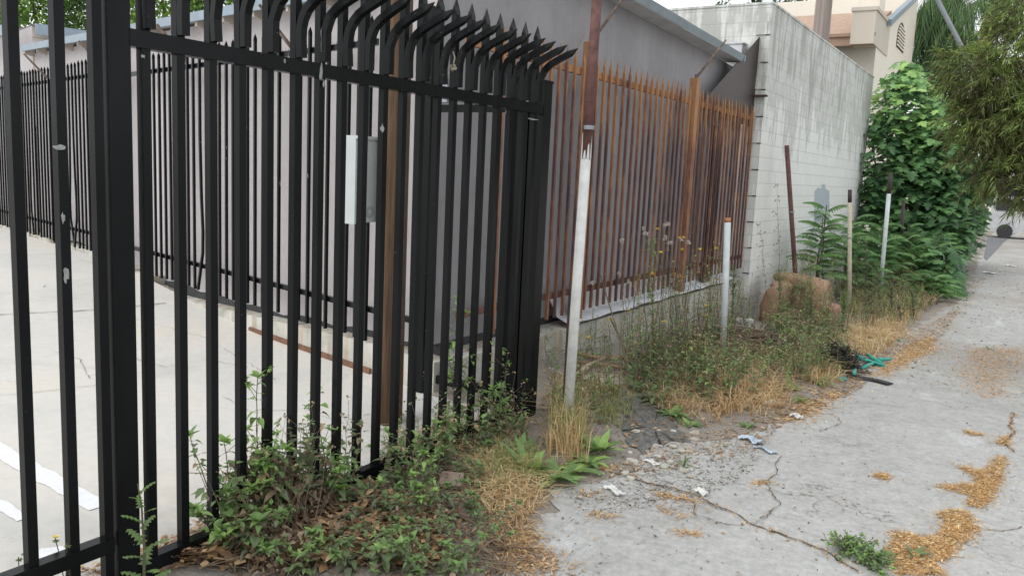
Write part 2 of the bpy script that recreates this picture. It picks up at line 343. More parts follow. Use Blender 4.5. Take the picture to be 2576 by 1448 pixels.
def picket_at(k, par, base):
    y = (.6723+.0525*k)*2.71-.017
    z0 = -.035+rnd.uniform(-.02, .012); o = inst('picket', pkm, par, (-.018, y-base, z0)); o.rotation_euler = (rnd.uniform(-.0018, .0018), 0, rnd.uniform(-.035, .035)); o.scale = (1, 1, (2.552-z0)/2.57)
    h = inst('curved_spike', hooks[k % 5], o, (.0335, 0, (2.085-z0)/o.scale.z)); h.scale = (1, 1, 1/o.scale.z); h.rotation_euler.z = rnd.uniform(-.07, .07)
for k in range(0, 20): picket_at(k, t, 3.)
m = MB(); m.box((FX-.045, 1.74, 2.018), (FX+.006, 4.58, 2.078)); m.build('top_rail', M['black'], t)
m = MB(); m.box((FX-.045, 1.74, .055), (FX+.006, 4.60, .112)); m.build('bottom_rail', M['black'], t)
m = MB(); m.box((FX-.085, 1.66, -.15), (FX+.004, 1.745, 2.9)); m.build('post', M['black'], t)
m = MB(); m.box((FX-.10, 4.60, -.15), (FX, 4.70, 2.22)); m.box((FX-.105, 4.595, 2.22), (FX+.005, 4.705, 2.235)); m.build('post', M['black'], t)
# gate leaf on the near side of the big post
t = thing('gate', 'black steel gate leaf hung left of the wide post, open bars only', 'gate', (FX, 1.2, 0))
gp = MB(); gp.box((-.017, -.017, -.03), (.017, .017, 2.95)); go = gp.build('picket', M['black']); gm = go.data; bpy.data.objects.remove(go)
for y in (1.627, 1.500, 1.358, 1.216, 1.074, .932): inst('picket', gm, t, (-.018, y-1.2, 0))
m = MB(); m.box((FX-.045, .5, .195), (FX+.006, 1.644, .25)); m.build('rail', M['black'], t)
m = MB(); m.box((FX-.045, .5, 2.80), (FX+.006, 1.644, 2.86)); m.build('rail', M['black'], t)
# short return fence from the alley corner to the building
t = thing('return_fence', 'short black picket return between corner post and grey building', 'fence', (-3.2, 4.65, 0))
m = MB(); spear_pts(m, 0, 0, 0, 2.30, .014, .06); o = m.build('picket', M['black']); rm = o.data; bpy.data.objects.remove(o)
for i in range(6): inst('picket', rm, t, (-.26+.125*i+.0, 0, .06+rnd.uniform(0, .02)))
m = MB(); m.box((-3.60, 4.63, 2.035), (-2.83, 4.67, 2.085)); m.build('top_rail', M['black'], t)
m = MB(); m.box((-3.60, 4.63, .09), (-2.83, 4.67, .15)); m.build('bottom_rail', M['black'], t)
m = MB(); m.box((-3.695, 4.60, -.1), (-3.63, 4.68, 2.75)); m.build('post', M['black_worn'], t)
m = MB(); m.box((-2.93, 4.61, -.1), (-2.83, 4.69, 2.1)); m.build('post', M['black'], t)
m = MB(); m.box((-3.60, 4.615, 2.10), (-3.50, 4.66, 2.26)); m.build('lock_plate', M['conduit'], t)
#@@LOTFENCE
def lotfence():
    t = thing('wall_fence', 'black spear topped picket fence fixed along the building beside the lot', 'fence', wp(5, 0, .02))
    B = Vector(t.location)
    m = MB(); spear_pts(m, 0, 0, 0, 2.50, .0125, .06); o = m.build('picket', M['black_worn']); pm = o.data; bpy.data.objects.remove(o)
    def bent(s, k):
        m = MB(); pts = [(0, 0, 2.44), (0, 0, 1.6), (.015*s*k, 0, 1.0), (.035*s*k, 0, .62), (.03*s*k, 0, .40), (-.045*s*k, 0, 0)]
        m.tube(pts, .0125, 4, square=True); spear_pts(m, 0, 0, 2.43, 2.50, .0125, .06)
        o = m.build('picket', M['black_worn']); me = o.data; bpy.data.objects.remove(o); return me
    bents = [bent(1, 1), bent(-1, 1.6), bent(1, 2.0)]
    ang = math.atan2(WD.y, WD.x)
    rz = lambda u: 0.
    us = [.826+.146*k for k in range(-4, 8)]+[2.201+.1465*k for k in range(70)]; n = 0
    for u in us:
        if not (5.15 < u < 5.80):
            lift = .0 if u < 6.2 else .06
            me = pm
            if abs(u-3.81) < .05: me = bents[1]
            if 7.75 < u < 8.0 or abs(u-8.2) < .07 or abs(u-9.75) < .07 or abs(u-6.9) < .07: me = bents[n % 3]
            n += 1; o = inst('picket', me, t, wp(u, .265+lift+rnd.uniform(-.01, .01), .02)-B); o.rotation_euler = (0, rnd.uniform(-.003, .003), ang)
    for a, b, l in ((.15, 6.2, 0), (6.2, 12.6, .05)):
        for zz, nm in ((2.545, 'top_rail'), (.49, 'bottom_rail')):
            m = MB(); m.slab(a, b, zz+l, zz+.045+l, -.03, .005); 
            if nm == 'top_rail':      # small anti-climb barbs on the rail
                k = a
                while k < b:
                    m.add([wp(k, zz+.045+l, -.01), wp(k+.012, zz+.045+l, -.01), wp(k+.002, zz+.075+l, -.014)], [(0, 1, 2)]); k += .05
            m.build(nm, M['black_worn'], t)
    for u in (2.02, 6.52, 8.85):
        m = MB(); l = .05 if u > 6.2 else 0; m.slab(u-.03, u+.03, .02+lotz(wp(u, 0).x), 2.60+l, -.055, .005); m.build('post', M['black_worn'], t)
        m = MB(); a = wp(u, 2.60+l, 0); b = wp(u+.02, 2.92+l, .30)
        m.tube([a, a.lerp(b, .12)], .016, 8); m.tube([a.lerp(b, .1), b], [.012, .009], 4, square=True); m.build('arm', M['arm'], t)
    m = MB(); a = wp(4.15, 2.62, 0); b = wp(4.17, 2.95, .30); m.tube([a, b], [.016, .011], 4, square=True); m.build('arm', M['arm'], t)
lotfence()
#@@RUSTFENCE
def rustfence():
    X = -3.51; t = thing('rusty_fence', 'rust coated orange and brown picket fence standing on the concrete ledge', 'fence', (X, 8.4, 0))
    ms = []
    for i in range(4):
        m = MB(); spear_pts(m, 0, 0, 0, 2.42, .0122, .10); o = m.build('picket', M['rust']); ms.append(o.data); bpy.data.objects.remove(o)
    k = -12
    while True:
        r = 2.006+.0405*k
        if 2.66 < r < 2.735: k += 1; continue
        if abs(r-1.925) < .03: k += 1; continue
        y = r*3.51
        if y > 11.96: break
        if y > 4.95:
            z0 = .365+.035*(y-6)/6; o = inst('picket', ms[k % 4], t, (0, y-8.4, z0)); o.scale.z = (2.735-z0)/2.42; o.rotation_euler = (0, rnd.uniform(-.004, .004), rnd.uniform(-.05, .05))
        k += 1
    for z0, z1, nm in ((2.53, 2.59, 'top_rail'), (.535, .585, 'bottom_rail')):
        m = MB(); m.box((X-.06, 4.9, z0), (X-.02, 11.98, z1))
        if nm == 'top_rail':
            for i in range(140): m.add([(X-.035, 4.95+i*.05, z1-.002), (X-.035, 4.962+i*.05, z1-.002), (X-.04, 4.955+i*.05, z1+.035)], [(0, 1, 2)])
        m.build(nm, M['rust'], t)
    for y in (6.76, 9.47):
        m = MB(); m.box((X-.06, y-.055, .24), (X+.03, y+.055, 2.83)); m.build('post', M['rust'], t)
        m = MB(); a = Vector((X, y, 2.83)); b = a+Vector((.30, .06, .44))
        m.tube([a, a+Vector((0, 0, .05))], .024, 8); m.tube([a+Vector((.01, 0, .03)), b], [.012, .008], 4, square=True); m.build('arm', M['arm'], t)
    m = MB(); m.box((X-.055, 10.35, .24), (X-.02, 10.62, 2.35)); m.build('backing_board', M['rust_dark'], t)
rustfence()
#@@BUILDINGS
def building():
    t = thing('grey_building', 'low grey stucco building with metal edged roof behind the fences', 'building', (-6, 8, 0))
    OW = -.17        # wall face lies behind the picket plane
    cu, cz = 0, 0
    m = MB()     # one wall volume: lot face and alley face
    A = wp(.13, 0, OW); A.x = -3.74; A.y = W0.y+.225*(-3.55+3.74)+.175
    far = wp(10.25, 0, OW)
    zt = 3.05
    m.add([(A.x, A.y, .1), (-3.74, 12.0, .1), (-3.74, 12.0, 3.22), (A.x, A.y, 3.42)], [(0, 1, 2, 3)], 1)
    m.add([(A.x, A.y, .1), (A.x, A.y, 3.42), wp(1.2, 3.38, OW), wp(1.2, 2.97, OW), (far.x, far.y, 3.12), (far.x, far.y, .1)], [(0, 1, 2, 3, 4, 5)])
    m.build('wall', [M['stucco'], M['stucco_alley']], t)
    m = MB()         # parapet roof slab with metal edge on the alley side
    m.hexa([(-3.52, 4.5, 3.44), (-3.52, 11.25, 3.255), (-4.6, 11.25, 3.255), (-4.6, 4.5, 3.44), (-3.52, 4.5, 3.475), (-3.52, 11.25, 3.29), (-4.6, 11.25, 3.29), (-4.6, 4.5, 3.475)])
    m.build('roof', M['roofwhite'], t)
    m = MB()
    def zr(y): return 3.36-.0285*(y-7.6)
    for y0, y1, o in ((4.5, 8.95, .006), (8.95, 11.22, 0)):
        m.hexa([(-3.52+o, y0, zr(y0)), (-3.52+o, y1, zr(y1)), (-3.56, y1, zr(y1)), (-3.56, y0, zr(y0)), (-3.49+o, y0, zr(y0)+.08), (-3.49+o, y1, zr(y1)+.08), (-3.56, y1, zr(y1)+.085), (-3.56, y0, zr(y0)+.085)])
    m.hexa([(-3.50, 11.2, zr(11.2)), (-3.50, 11.23, zr(11.2)), (-4.5, 11.23, zr(11.2)), (-4.5, 11.2, zr(11.2)), (-3.49, 11.2, zr(11.2)+.075), (-3.49, 11.23, zr(11.2)+.075), (-4.5, 11.23, zr(11.2)+.075), (-4.5, 11.2, zr(11.2)+.075)])
    m.build('roof_edge', M['galv'], t)
    m = MB(); m.slab(1.0, 10.2, (2.955, 3.13), (3.045, 3.225), -.03, .0); m.build('fascia', M['galv'], t)
    m = MB(); m.add([wp(1.0, 3.04, -.03), wp(10.2, 3.22, -.03), wp(10.2, 3.24, -5), wp(3.6, 3.08, -5)], [(0, 1, 2, 3)])
    m.add([wp(1.0, 2.99, -.03), wp(10.2, 3.165, -.03), wp(10.2, 3.165, OW-.02), wp(1.0, 2.99, OW-.02)], [(0, 1, 2, 3)]); m.build('roof', M['roofwhite'], t)
    u = 1.55
    while u < 10.1:
        z = 2.96+.0190*(u-1)-.0; m = MB()
        m.hexa([wp(u, z-.075, OW), wp(u+.04, z-.075, OW), wp(u+.04, z-.045, -.035), wp(u, z-.045, -.035), wp(u, z+.04, OW), wp(u+.04, z+.04, OW), wp(u+.04, z+.04, -.035), wp(u, z+.04, -.035)])
        m.build('rafter_tail', M['tails'], t); u += .61
    m = MB()         # tar line at the foot of the wall
    zc = lambda q: float(np.interp(q, [0, .8, 1.8, 2.9, 4, 5.2, 7, 12], [.25, .246, .2, .145, .14, .15, .28, .32]))+.045+.022*math.sin(q*7)
    for a, b in [(.05+.3*j, .35+.3*j) for j in range(30)]: m.slab(a, b, .0, (zc(a), zc(b)), OW-.02, OW+.006)
    m.box((-3.76, 4.85, .2), (-3.733, 11.9, .31)); m.build('sealant_strip', M['tar'], t)
    # white bent flashing lying over the ledge
    m = MB(); pts = [(at_x(1462+(1820-1462)*i/20, 0, -3.5).y) for i in range(21)]
    y0, y1 = 6.55, 11.5; n = 24
    top = [(-3.70, y0+(y1-y0)*i/n, .50-.02*i/n) for i in range(n+1)]; mid = [(-3.60, y0+(y1-y0)*i/n, .325+.004*math.sin(i*2.1)) for i in range(n+1)]
    lo = [(-3.44+.012*math.sin(i*1.3), y0+(y1-y0)*i/n-.05, .285+.008*math.sin(i*1.7)) for i in range(n+1)]
    m.add(top+mid+lo, [(i, i+1, n+2+i, n+1+i) for i in range(n)]+[(n+1+i, n+2+i, 2*n+3+i, 2*n+2+i) for i in range(n)])
    m.build('loose_flashing', M['roofwhite'], t)
    # concrete ledge
    g = thing('concrete_ledge', 'weathered concrete footing ledge with rust streaks around the grey building', 'ledge', (-4, 5, 0))
    m = MB()
    us = [-.02, .8, 1.8, 2.9, 4.0, 5.2]; zz = [.25, .246, .20, .145, .10, .06]
    for i in range(5):
        zb0, zb1 = lotz(wp(us[i], 0).x)-.05, lotz(wp(us[i+1], 0).x)-.05
        m.slab(us[i], us[i+1], (zb0, zb1), (zz[i], zz[i+1]), -.19, .005)
    for i, (a, b) in enumerate([(5.2+.55*j, 5.2+.55*j+.54) for j in range(13)]):
        z0 = lotz(wp(a, 0).x); m.slab(a, b, z0-.05, z0+.055+.01*math.sin(i*5), -.19, -.02+.01*math.sin(i*3))
    m.build('lot_kerb', M['ledge'], g)
    m = MB(); nn = 9
    for i in range(nn):
        ya, yb = 4.66+(12.0-4.66)*i/nn, 4.66+(12.0-4.66)*(i+1)/nn-.004
        x1 = -3.455+.006*math.sin(i*2.3); zt = .245+.004*math.sin(i*3)
        m.hexa([(x1-.01, ya, -.7), (x1-.01, yb, -.7), (-3.76, yb, -.7), (-3.76, ya, -.7), (x1-.012, ya, zt), (x1-.012, yb, zt+.004), (-3.76, yb, zt), (-3.76, ya, zt)])
    m.build('alley_ledge', M['ledge'], g)
    m = MB(); m.slab(.75, 2.75, 0, .045, .006, .03); m.build('angle_iron', M['iron'], g)
    # taller rear building at the far left
    t = thing('rear_building', 'taller pale lap-sided building rising behind the left end of the lot', 'building', wp(12, 0, -.2))
    uA, zA = at_w(48, 58, .02); uB, zB = at_w(0, 55, .02)
    A = wp(uA, 0, -.15); Q = at_z(260, 88, zA); dq = (Q-A); dq.z = 0; dq = dq/dq.length
    E = A+dq*4.2; zt = zA-.02
    m = MB(); m.add([(A.x, A.y, .2), (A.x, A.y, zt), wp(uA+9, zt+.1, -.15), wp(uA+9, .2, -.15)], [(0, 1, 2, 3)]); m.build('wall', M['stucco'], t)
    m = MB(); m.add([(A.x, A.y, 2.), (E.x, E.y, 2.), (E.x, E.y, zt), (A.x, A.y, zt)], [(0, 1, 2, 3)])
    nrm = Vector((dq.y, -dq.x, 0)); 
    for k in range(7):
        z = zt-.16-.17*k
        m.hexa([A+nrm*.0+Vector((0, 0, z)), E+nrm*.0+Vector((0, 0, z)), E+nrm*.02+Vector((0, 0, z)), A+nrm*.02+Vector((0, 0, z)), A+Vector((0, 0, z+.16)), E+Vector((0, 0, z+.16)), E+nrm*.008+Vector((0, 0, z+.16)), A+nrm*.008+Vector((0, 0, z+.16))])
    m.build('siding_wall', M['siding'], t)
    m = MB(); o = nrm*.22
    m.hexa([A+o+Vector((0, 0, zA-.16)), E+o+Vector((0, 0, zA-.16)), E+o*.85+Vector((0, 0, zA-.16)), A+o*.85+Vector((0, 0, zA-.16)), A+o+Vector((0, 0, zA)), E+o+Vector((0, 0, zA)), E+o*.85+Vector((0, 0, zA)), A+o*.85+Vector((0, 0, zA))])
    m.slab(uA-.1, uA+9, zA-.16, zA, .1, .14); m.build('fascia', M['galv'], t)
    m = MB(); a2 = wp(uA+9, zA-.01, .12); m.add([A+o+Vector((0, 0, zA-.01)), E+o+Vector((0, 0, zA-.01)), E+Vector((-6, 3, zA+.1)), a2+Vector((0, 5, .1)), a2], [(0, 1, 2, 3, 4)]); m.build('roof', M['roofwhite'], t)
    for k in range(6):
        p = A+dq*(.35+.62*k); m = MB(); z = zA-.16
        m.hexa([p+Vector((0, 0, z-.13)), p+dq*.05+Vector((0, 0, z-.13)), p+dq*.05+o*.8+Vector((0, 0, z-.05)), p+o*.8+Vector((0, 0, z-.05)), p+Vector((0, 0, z+.1)), p+dq*.05+Vector((0, 0, z+.1)), p+dq*.05+o*.8+Vector((0, 0, z+.1)), p+o*.8+Vector((0, 0, z+.1))])
        m.build('rafter_tail', M['tails'], t)
    # roll of roofing lying on the low roof
    c = wp(8.9, 3.30, -.6); m = MB(); m.tube([c, c+Vector((.35, .12, .02)), c+Vector((.8, .3, -.03)), c+Vector((1.0, .35, -.06))], [.10, .12, .07, .02], 9)
    tag(m.build('tarpaulin_bundle', M['tar'], smooth=True, origin=c), 'dark grey bundled sheeting lying on the low white roof', 'tarpaulin')
    # white block building
    t = thing('block_building', 'large white painted block building with grey streaks beside the alley', 'building', (-8, 16, -.5))
    BX, BY0, BY1, BZ = -3.42, 12.03, 20.7, 4.16
    m = MB(); m.box((-17, BY0, -.9), (BX, BY1, BZ)); m.build('wall', M['block'], t)
    m = MB(); m.box((-17, BY0-.012, BZ), (BX+.012, BY1+.01, BZ+.03)); m.build('coping', M['block'], t)
    for i in range(1, 23, 2):       # open head joints and half-block ends at the corner
        z = -.26+.19*i
        m = MB(); w = (.09, .16)[i//2 % 2]
        m.box((BX-w*.6, BY0-.010, z), (BX+.006, BY0+.0, z+.012)); m.build('joint_gap', M['slot'], t)
        if i % 4 == 1:
            m = MB(); m.box((BX-.20, BY0-.02, z+.012), (BX-.045, BY0-.0005, z+.185)); m.build('half_block', M['block'], t)
    m = MB(); z = at_y(1905, 245, BY0).z; m.box((BX-.13, BY0-.07, z), (BX+.05, BY0-.02, z+.03)); m.build('steel_bracket', M['guard'], t)
    m = MB(); p0, p1, p2, p3 = [at_x(x, y, BX+.003) for x, y in ((2048, 480), (2058, 468), (2085, 470), (2090, 560))]
    pts = [at_x(x, y, BX+.004) for x, y in ((2049, 560), (2050, 480), (2058, 472), (2066, 474), (2068, 463), (2076, 463), (2077, 474), (2086, 480), (2088, 560))]
    m.add(pts, [tuple(range(len(pts)))]); m.build('paint_patch', simple('blue_grey_paint', (.42, .47, .51), .8, .05), t)
    # rusty brown sheet wedged over the gap
    m = MB(); a, b, c = Vector((-3.56, 12.0, 3.73)), Vector((-3.56, 12.0, .4)), Vector((-3.56, 11.35, .4)); P = [a, b, c, Vector((-3.56, 11.3, 2.55)), Vector((-3.56, 9.72, 2.55))]
    a = at_x(1914, 89, -3.57); c = at_x(1769, 253, -3.57)
    P = [a, Vector((-3.57, a.y, 2.45)), Vector((-3.57, c.y, 2.45)), c]
    m.add(P+[p+Vector((.008, 0, 0)) for p in P], [(0, 1, 2, 3), (7, 6, 5, 4), (0, 4, 5, 1), (1, 5, 6, 2), (2, 6, 7, 3), (3, 7, 4, 0)])
    tag(m.build('steel_sheet', M['sheet'], origin=(-3.57, 11, 2.5)), 'dark brown triangular steel sheet over the gap before the block building', 'metal sheet')
    m = MB(); p = at_y(1860, 125, 12.0); m.box((p.x-.16, 11.8, p.z-.09), (p.x+.10, 11.98, p.z+.05)); m.box((p.x-.18, 11.78, p.z+.05), (p.x+.12, 12., p.z+.07)); tag(m.build('roof_vent_box', M['roofwhite'], origin=p), 'small white box unit on the roof against the block wall', 'vent')
building()
#@@HOUSE
def house():
    def D7(x, y): return ((2800+x/2.068)*.6708, y/2.068*.6708)
    GX, HY = -4.32, 26.
    t = thing('cream_house', 'cream stucco house with terracotta roof and chimney behind the block building', 'house', (GX-4, HY+3, 0))
    tile = simple('terracotta_shingles', (.42, .29, .215), .85, .25, 9, 0, .5)
    bro = simple('tan_timber', (.36, .24, .17), .7, .08, 6)
    pk = at_x(*D7(1300, -40), GX); ev = at_x(*D7(1100, 172), GX)
    yR = pk.y+.6; zR = pk.z+.3
    ze = 5.95; sl = (zR-ze)/(yR-HY)
    m = MB(); yB = at_x(*D7(1300, 300), GX).y
    m.add([(GX, HY, 0), (GX, yB, 0), (GX, yB, zR-.1), (GX, HY, ze)], [(0, 1, 2, 3)])
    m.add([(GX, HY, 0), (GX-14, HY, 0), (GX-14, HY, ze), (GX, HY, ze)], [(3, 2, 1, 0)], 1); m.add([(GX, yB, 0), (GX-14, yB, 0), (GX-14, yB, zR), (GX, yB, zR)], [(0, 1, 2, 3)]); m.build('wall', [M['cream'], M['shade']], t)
    m = MB(); zf = at_y(*D7(350, 130), 30).z
    m.hexa([(GX-.3, HY-.5, ze-.06), (GX-14, HY-.5, ze-.06), (GX-14, 30, zf-.1), (GX-.3, 30, zf-.1), (GX-.3, HY-.5, ze), (GX-14, HY-.5, ze), (GX-14, 30, zf), (GX-.3, 30, zf)]); m.build('roof', tile, t)
    m = MB(); zlo = at_y(*D7(1000, 370), HY).z; m.box((GX+.02, HY-.55, zlo), (GX-14, HY-.35, ze-.02)); m.box((GX+.05, HY-.62, ze-.05), (GX-14, HY-.55, ze+.04)); m.build('eave', bro, t)
    a, b = at_y(*D7(800, 330), HY-.7), at_y(*D7(1020, 78), HY-.7)
    m = MB(); m.box((a.x, HY-.7, a.z-.05), (GX+.03, 27.9, b.z)); m.box((a.x-.04, HY-.74, b.z), (GX+.07, 27.95, b.z+.1)); m.build('chimney', M['chim'], t)
    a, b = at_y(*D7(882, 60), 27.5), at_y(*D7(1050, 60), 27.5); m = MB(); m.box((a.x, 27.0, 6.4), (b.x, 28.0, 9.)); m.build('flue', M['cream'], t)
    c = [at_x(*D7(x, y), GX+.08) for x, y in ((1100, 176), (1285, 2), (1300, -30))]
    m = MB(); m.tube([c[0], c[1], c[2]+Vector((0, 1.2, .4))], .09, 4, square=True); m.build('rake_gutter', M['galv'], t)
    # arched louvre vent
    q = [at_x(*D7(x, y), GX+.01) for x, y in ((1160, 360), (1218, 372))]; top = at_x(*D7(1225, 200), GX+.01).z
    y0, y1, zb = q[0].y, q[1].y, q[0].z; pts = [(GX+.012, y0, zb), (GX+.012, y1, zb)]
    for i in range(9):
        a = math.pi*i/8; pts.append((GX+.012, (y0+y1)/2+math.cos(a)*(y1-y0)/2, top-.55+math.sin(a)*.55))
    m = MB(); m.add(pts, [tuple(range(len(pts)))])
    v = m.build('vent', M['tar'], t); m = MB(); z = zb+.04
    while z < top-.1:
        w = (y1-y0)/2*(1 if z < top-.55 else math.sqrt(max(0.05, 1-((z-top+.55)/.55)**2))); cy = (y0+y1)/2
        m.box((GX+.02, cy-w, z), (GX+.05, cy+w, z+.05)); z += .105
    m.build('louvres', M['cream'], v)
    # light tan lower band
house()
#@@POLES
def poles():
    # timber utility pole inside the lot
    t = thing('utility_pole', 'dark creosoted timber utility pole standing in the lot behind the black fence', 'pole', (-3.36, 3.92, 0))
    m = MB(); n = 14; r0 = .098
    m.tube([(-3.375+.0*i, 3.93, -.2+1.0*i) for i in range(9)], [r0-.0016*i for i in range(9)], n); m.build('shaft', M['pole'], t, smooth=True)
    m = MB(); m.hexa([(-3.29, 3.90, .52), (-3.26, 3.93, .52), (-3.31, 3.99, .52), (-3.34, 3.96, .52), (-3.29, 3.90, 7), (-3.26, 3.93, 7), (-3.31, 3.99, 7), (-3.34, 3.96, 7)]); m.build('cable_guard', M['guard'], t)
    g = thing('electrical_box', 'pale grey electrical disconnect box fixed to the timber pole', 'electrical box', (-3.5, 3.8, 1.3))
    z0, z1 = 1.295, 1.80
    m = MB(); m.box((-3.585, 3.70, z0), (-3.45, 3.94, z1)); m.build('housing', M['box'], g)
    m = MB(); m.box((-3.60, 3.685, z1), (-3.44, 3.95, z1+.018)); m.box((-3.59, 3.682, z0-.01), (-3.465, 3.70, z1)); lid = m.build('lid', M['box'], g)
    m = MB(); m.tube([(-3.593, 3.69, 1.47), (-3.60, 3.68, 1.47)], .018, 8); m.build('latch', M['conduit'], lid)
    for s in (.022, .034):
        m = MB(); c = Vector((-3.449, 3.80, 1.36)); pts = [c+Vector((0, math.cos(a)*s, math.sin(a)*s)) for a in [2*math.pi*i/16 for i in range(17)]]; m.tube(pts, .0022, 5); m.build('knockout_ring', M['conduit'], g)
    m = MB(); m.tube([(-3.45, 3.88, z1+.01), (-3.45, 3.885, 4.5)], .019, 10); m.build('conduit', M['box'], g, smooth=True)
    # tall maroon and white pipe beside the corner post
    t = thing('pipe_post', 'tallest pipe post, maroon above peeling white, beside the black corner post', 'post', (-2.40, 4.85, 0))
    b = at_z(1424, 1100, 0); b = Vector((b.x, b.y, 0)); tp = at_y(1506, -60, b.y)
    def P(f): return b.lerp(tp, f)
    zs = [0, .45, .62, 1]; L1 = tp.z
    sp = (at_y(1470, 400, b.y).z)/L1
    m = MB(); m.tube([b-Vector((0, 0, .1)), P(sp)], .031, 12); 
    # ragged paint edge: teeth of white climbing the maroon steel
    for k in range(9):
        a = 2*math.pi*k/9; h = rnd.uniform(.02, .10) if k % 3 else .16
        q = P(sp); d = Vector((math.cos(a), math.sin(a), 0)); s = Vector((-math.sin(a), math.cos(a), 0))
        m.add([q+d*.0312-s*.009, q+d*.0312+s*.009, q+d*.0316+s*.004+Vector((0, 0, h)), q+d*.0316-s*.003+Vector((0, 0, h*.9))], [(0, 1, 2, 3)])
    m.build('painted_length', pw, t, smooth=True)
    m = MB(); m.tube([P(sp)-Vector((0, 0, .01)), P(.8), tp], .0305, 12); m.build('bare_length', M['maroon'], t, smooth=True)
    q = at_y(1481, 321, b.y); m = MB(); m.tube([q-Vector((0, 0, .012)), q+Vector((0, 0, .012))], .034, 12); m.build('clamp', M['conduit'], t)
    q = at_y(1424, 1100, b.y)
    m = MB(); m.box((b.x-.052, b.y+.02, -.1), (b.x-.034, b.y+.05, .95)); m.build('backing_strip', M['guard'], t)
    def post(name, label, base, top, r, split=None, mats=('w', 'm'), zb=None, extra=None):
        g0 = at_g(*base); g0 = Vector((g0.x, g0.y, gz(g0.x, g0.y)-.05)); T = at_y(*top, g0.y)
        t = thing(name, label, 'post', g0, 'pipe posts along the weedy verge')
        lo, hi = M2[mats[0]], M2[mats[1]]
        if split is None: split = 1.
        s = g0.lerp(T, split); m = MB(); m.tube([g0, g0.lerp(T, split*.5), s], r, 10); m.build('painted_length', lo, t, smooth=True)
        if split < 1: m = MB(); m.tube([s, T], r*.96, 10); m.build('bare_length', hi, t, smooth=True)
        if extra:
            for f in extra: q = g0.lerp(T, f); m = MB(); m.tube([q, q+Vector((0, 0, .02))], r*1.25, 10); m.build('clamp', M['conduit'], t)
        return t
    post('bollard', 'short pale blue and cream pipe post with snapped orange tip before the rusty fence', (1818, 905), (1831, 548), .032, .97, ('bw', 'o'))
    post('bollard', 'leaning dark rusty pipe post in front of the discarded armchair', (2010, 792), (1979, 366), .037, .02, ('cream', 'm'), extra=(.62,))
    post('bollard', 'straight cream pipe post with dark cap standing behind the armchair', (2137, 795), (2138, 477), .031, .90, ('cream', 'd'), extra=(.62,))
    post('bollard', 'pale leaning pipe post with long dark top before the fig tree', (2212, 756), (2241, 434), .036, .84, ('bw', 'd'))
    post('bollard', 'farthest brown and orange pipe post half sunk in green leaves', (2261, 716), (2273, 504), .034, .45, ('o', 'd'))
pw = simple('peeling_white_paint', (.60, .61, .59), .7, .14, 14)
M2 = dict(w=pw, m=M['maroon'], bw=simple('chalky_blue_white_paint', (.55, .60, .61), .75, .12, 10), cream=simple('cream_pipe_paint', (.50, .46, .36), .75, .15, 10), o=simple('orange_primer', (.42, .19, .08), .8, .2, 10), d=simple('dark_brown_steel', (.05, .033, .032), .7, .25, 12))
poles()
def chips():
    r = random.Random(5); f = [o for o in bpy.data.objects if o.name == 'security_fence'][0]; g = [o for o in bpy.data.objects if o.name == 'gate'][0]
    chipm = simple('flaked_paint_primer', (.30, .31, .30), .9, .3, 60)
    for (x, y, w, h, par) in ((812, 100, 7, 60, f), (808, 180, 5, 50, f), (962, 322, 6, 22, f), (716, 155, 3, 12, f), (360, 142, 5, 8, f), (158, 548, 4, 26, g), (166, 690, 5, 40, g), (152, 372, 14, 14, g), (1340, 300, 22, 4, f), (815, 210, 3, 20, f)):
        c = at_x(x, y, FX+.0085 if par is f else FX+.0012); m = MB(); k = 12; sc_ = (c-Vector((0, 0, H))).length/F; vs = []
        for i in range(k):
            a = 2*math.pi*i/k; rr = r.uniform(.55, 1.15); vs.append(Vector((c.x, c.y+math.cos(a)*w*sc_*rr*1.3, c.z+math.sin(a)*h*.5*sc_*rr)))
        m.add(vs, [tuple(range(k))]); m.build('bare_paint_patch', chipm, par)
chips()
pq = at_y(1478, 75, 4.85); qq = Vector((FX+.03, 4.62, 2.3)); m = MB(); pts = [pq.lerp(qq, i/10)-Vector((0, 0, .06*math.sin(math.pi*i/10)))+Vector((0, rnd.uniform(-.006, .006), rnd.uniform(-.008, .008))) for i in range(11)]; m.tube(pts, .0028, 5)
tag(m.build('barbed_wire', M['arm'], origin=pq), 'loose rusty wire strung from the pipe post to the corner spikes', 'wire')
c = Vector((FX+.01, at_x(1132, 170, FX).y, at_x(1132, 170, FX).z)); m = MB(); m.tube([c+Vector((.012*math.sin(i*1.3)+.01, .018*math.sin(i*2.1), .016*math.cos(i*1.7))) for i in range(24)], .004, 5); m.tube([c+Vector((.01, 0, .01)), c+Vector((.012, .01, .05)), c+Vector((.01, -.004, .08))], .004, 5)
tag(m.build('rope_knot', simple('frayed_rope', (.42, .38, .30), .9, .2, 40), origin=c), 'small frayed rope knot caught on the curved spikes', 'rope')
m = MB(); P = [at_g(*p) for p in ((1575, 1015), (1640, 1000), (1690, 1060), (1740, 1120), (1680, 1150), (1600, 1140), (1560, 1090))]; r_ = random.Random(3)
q = []
for a, b in zip(P, P[1:]+P[:1]):
    for j in range(8): p = a.lerp(b, j/8); q.append(Vector((p.x+r_.uniform(-.03, .03), p.y+r_.uniform(-.03, .03), 0)))
cq = sum(q, Vector())/len(q); rings = [[cq+(p-cq)*f for p in q] for f in (1, .8, .6, .4, .2)]; vs = [(p.x, p.y, gz(p.x, p.y)+.006) for rg in rings for p in rg]; kq = len(q)
m.add(vs, [(i*kq+j, i*kq+(j+1) % kq, (i+1)*kq+(j+1) % kq, (i+1)*kq+j) for i in range(4) for j in range(kq)]+[tuple(4*kq+j for j in range(kq))]); tag(m.build('burnt_patch', simple('charred_gravel', (.15, .145, .135), .95, .5, 40, 0, .9), smooth=True), 'dark charred gravel patch at the verge', None, None, 'structure')
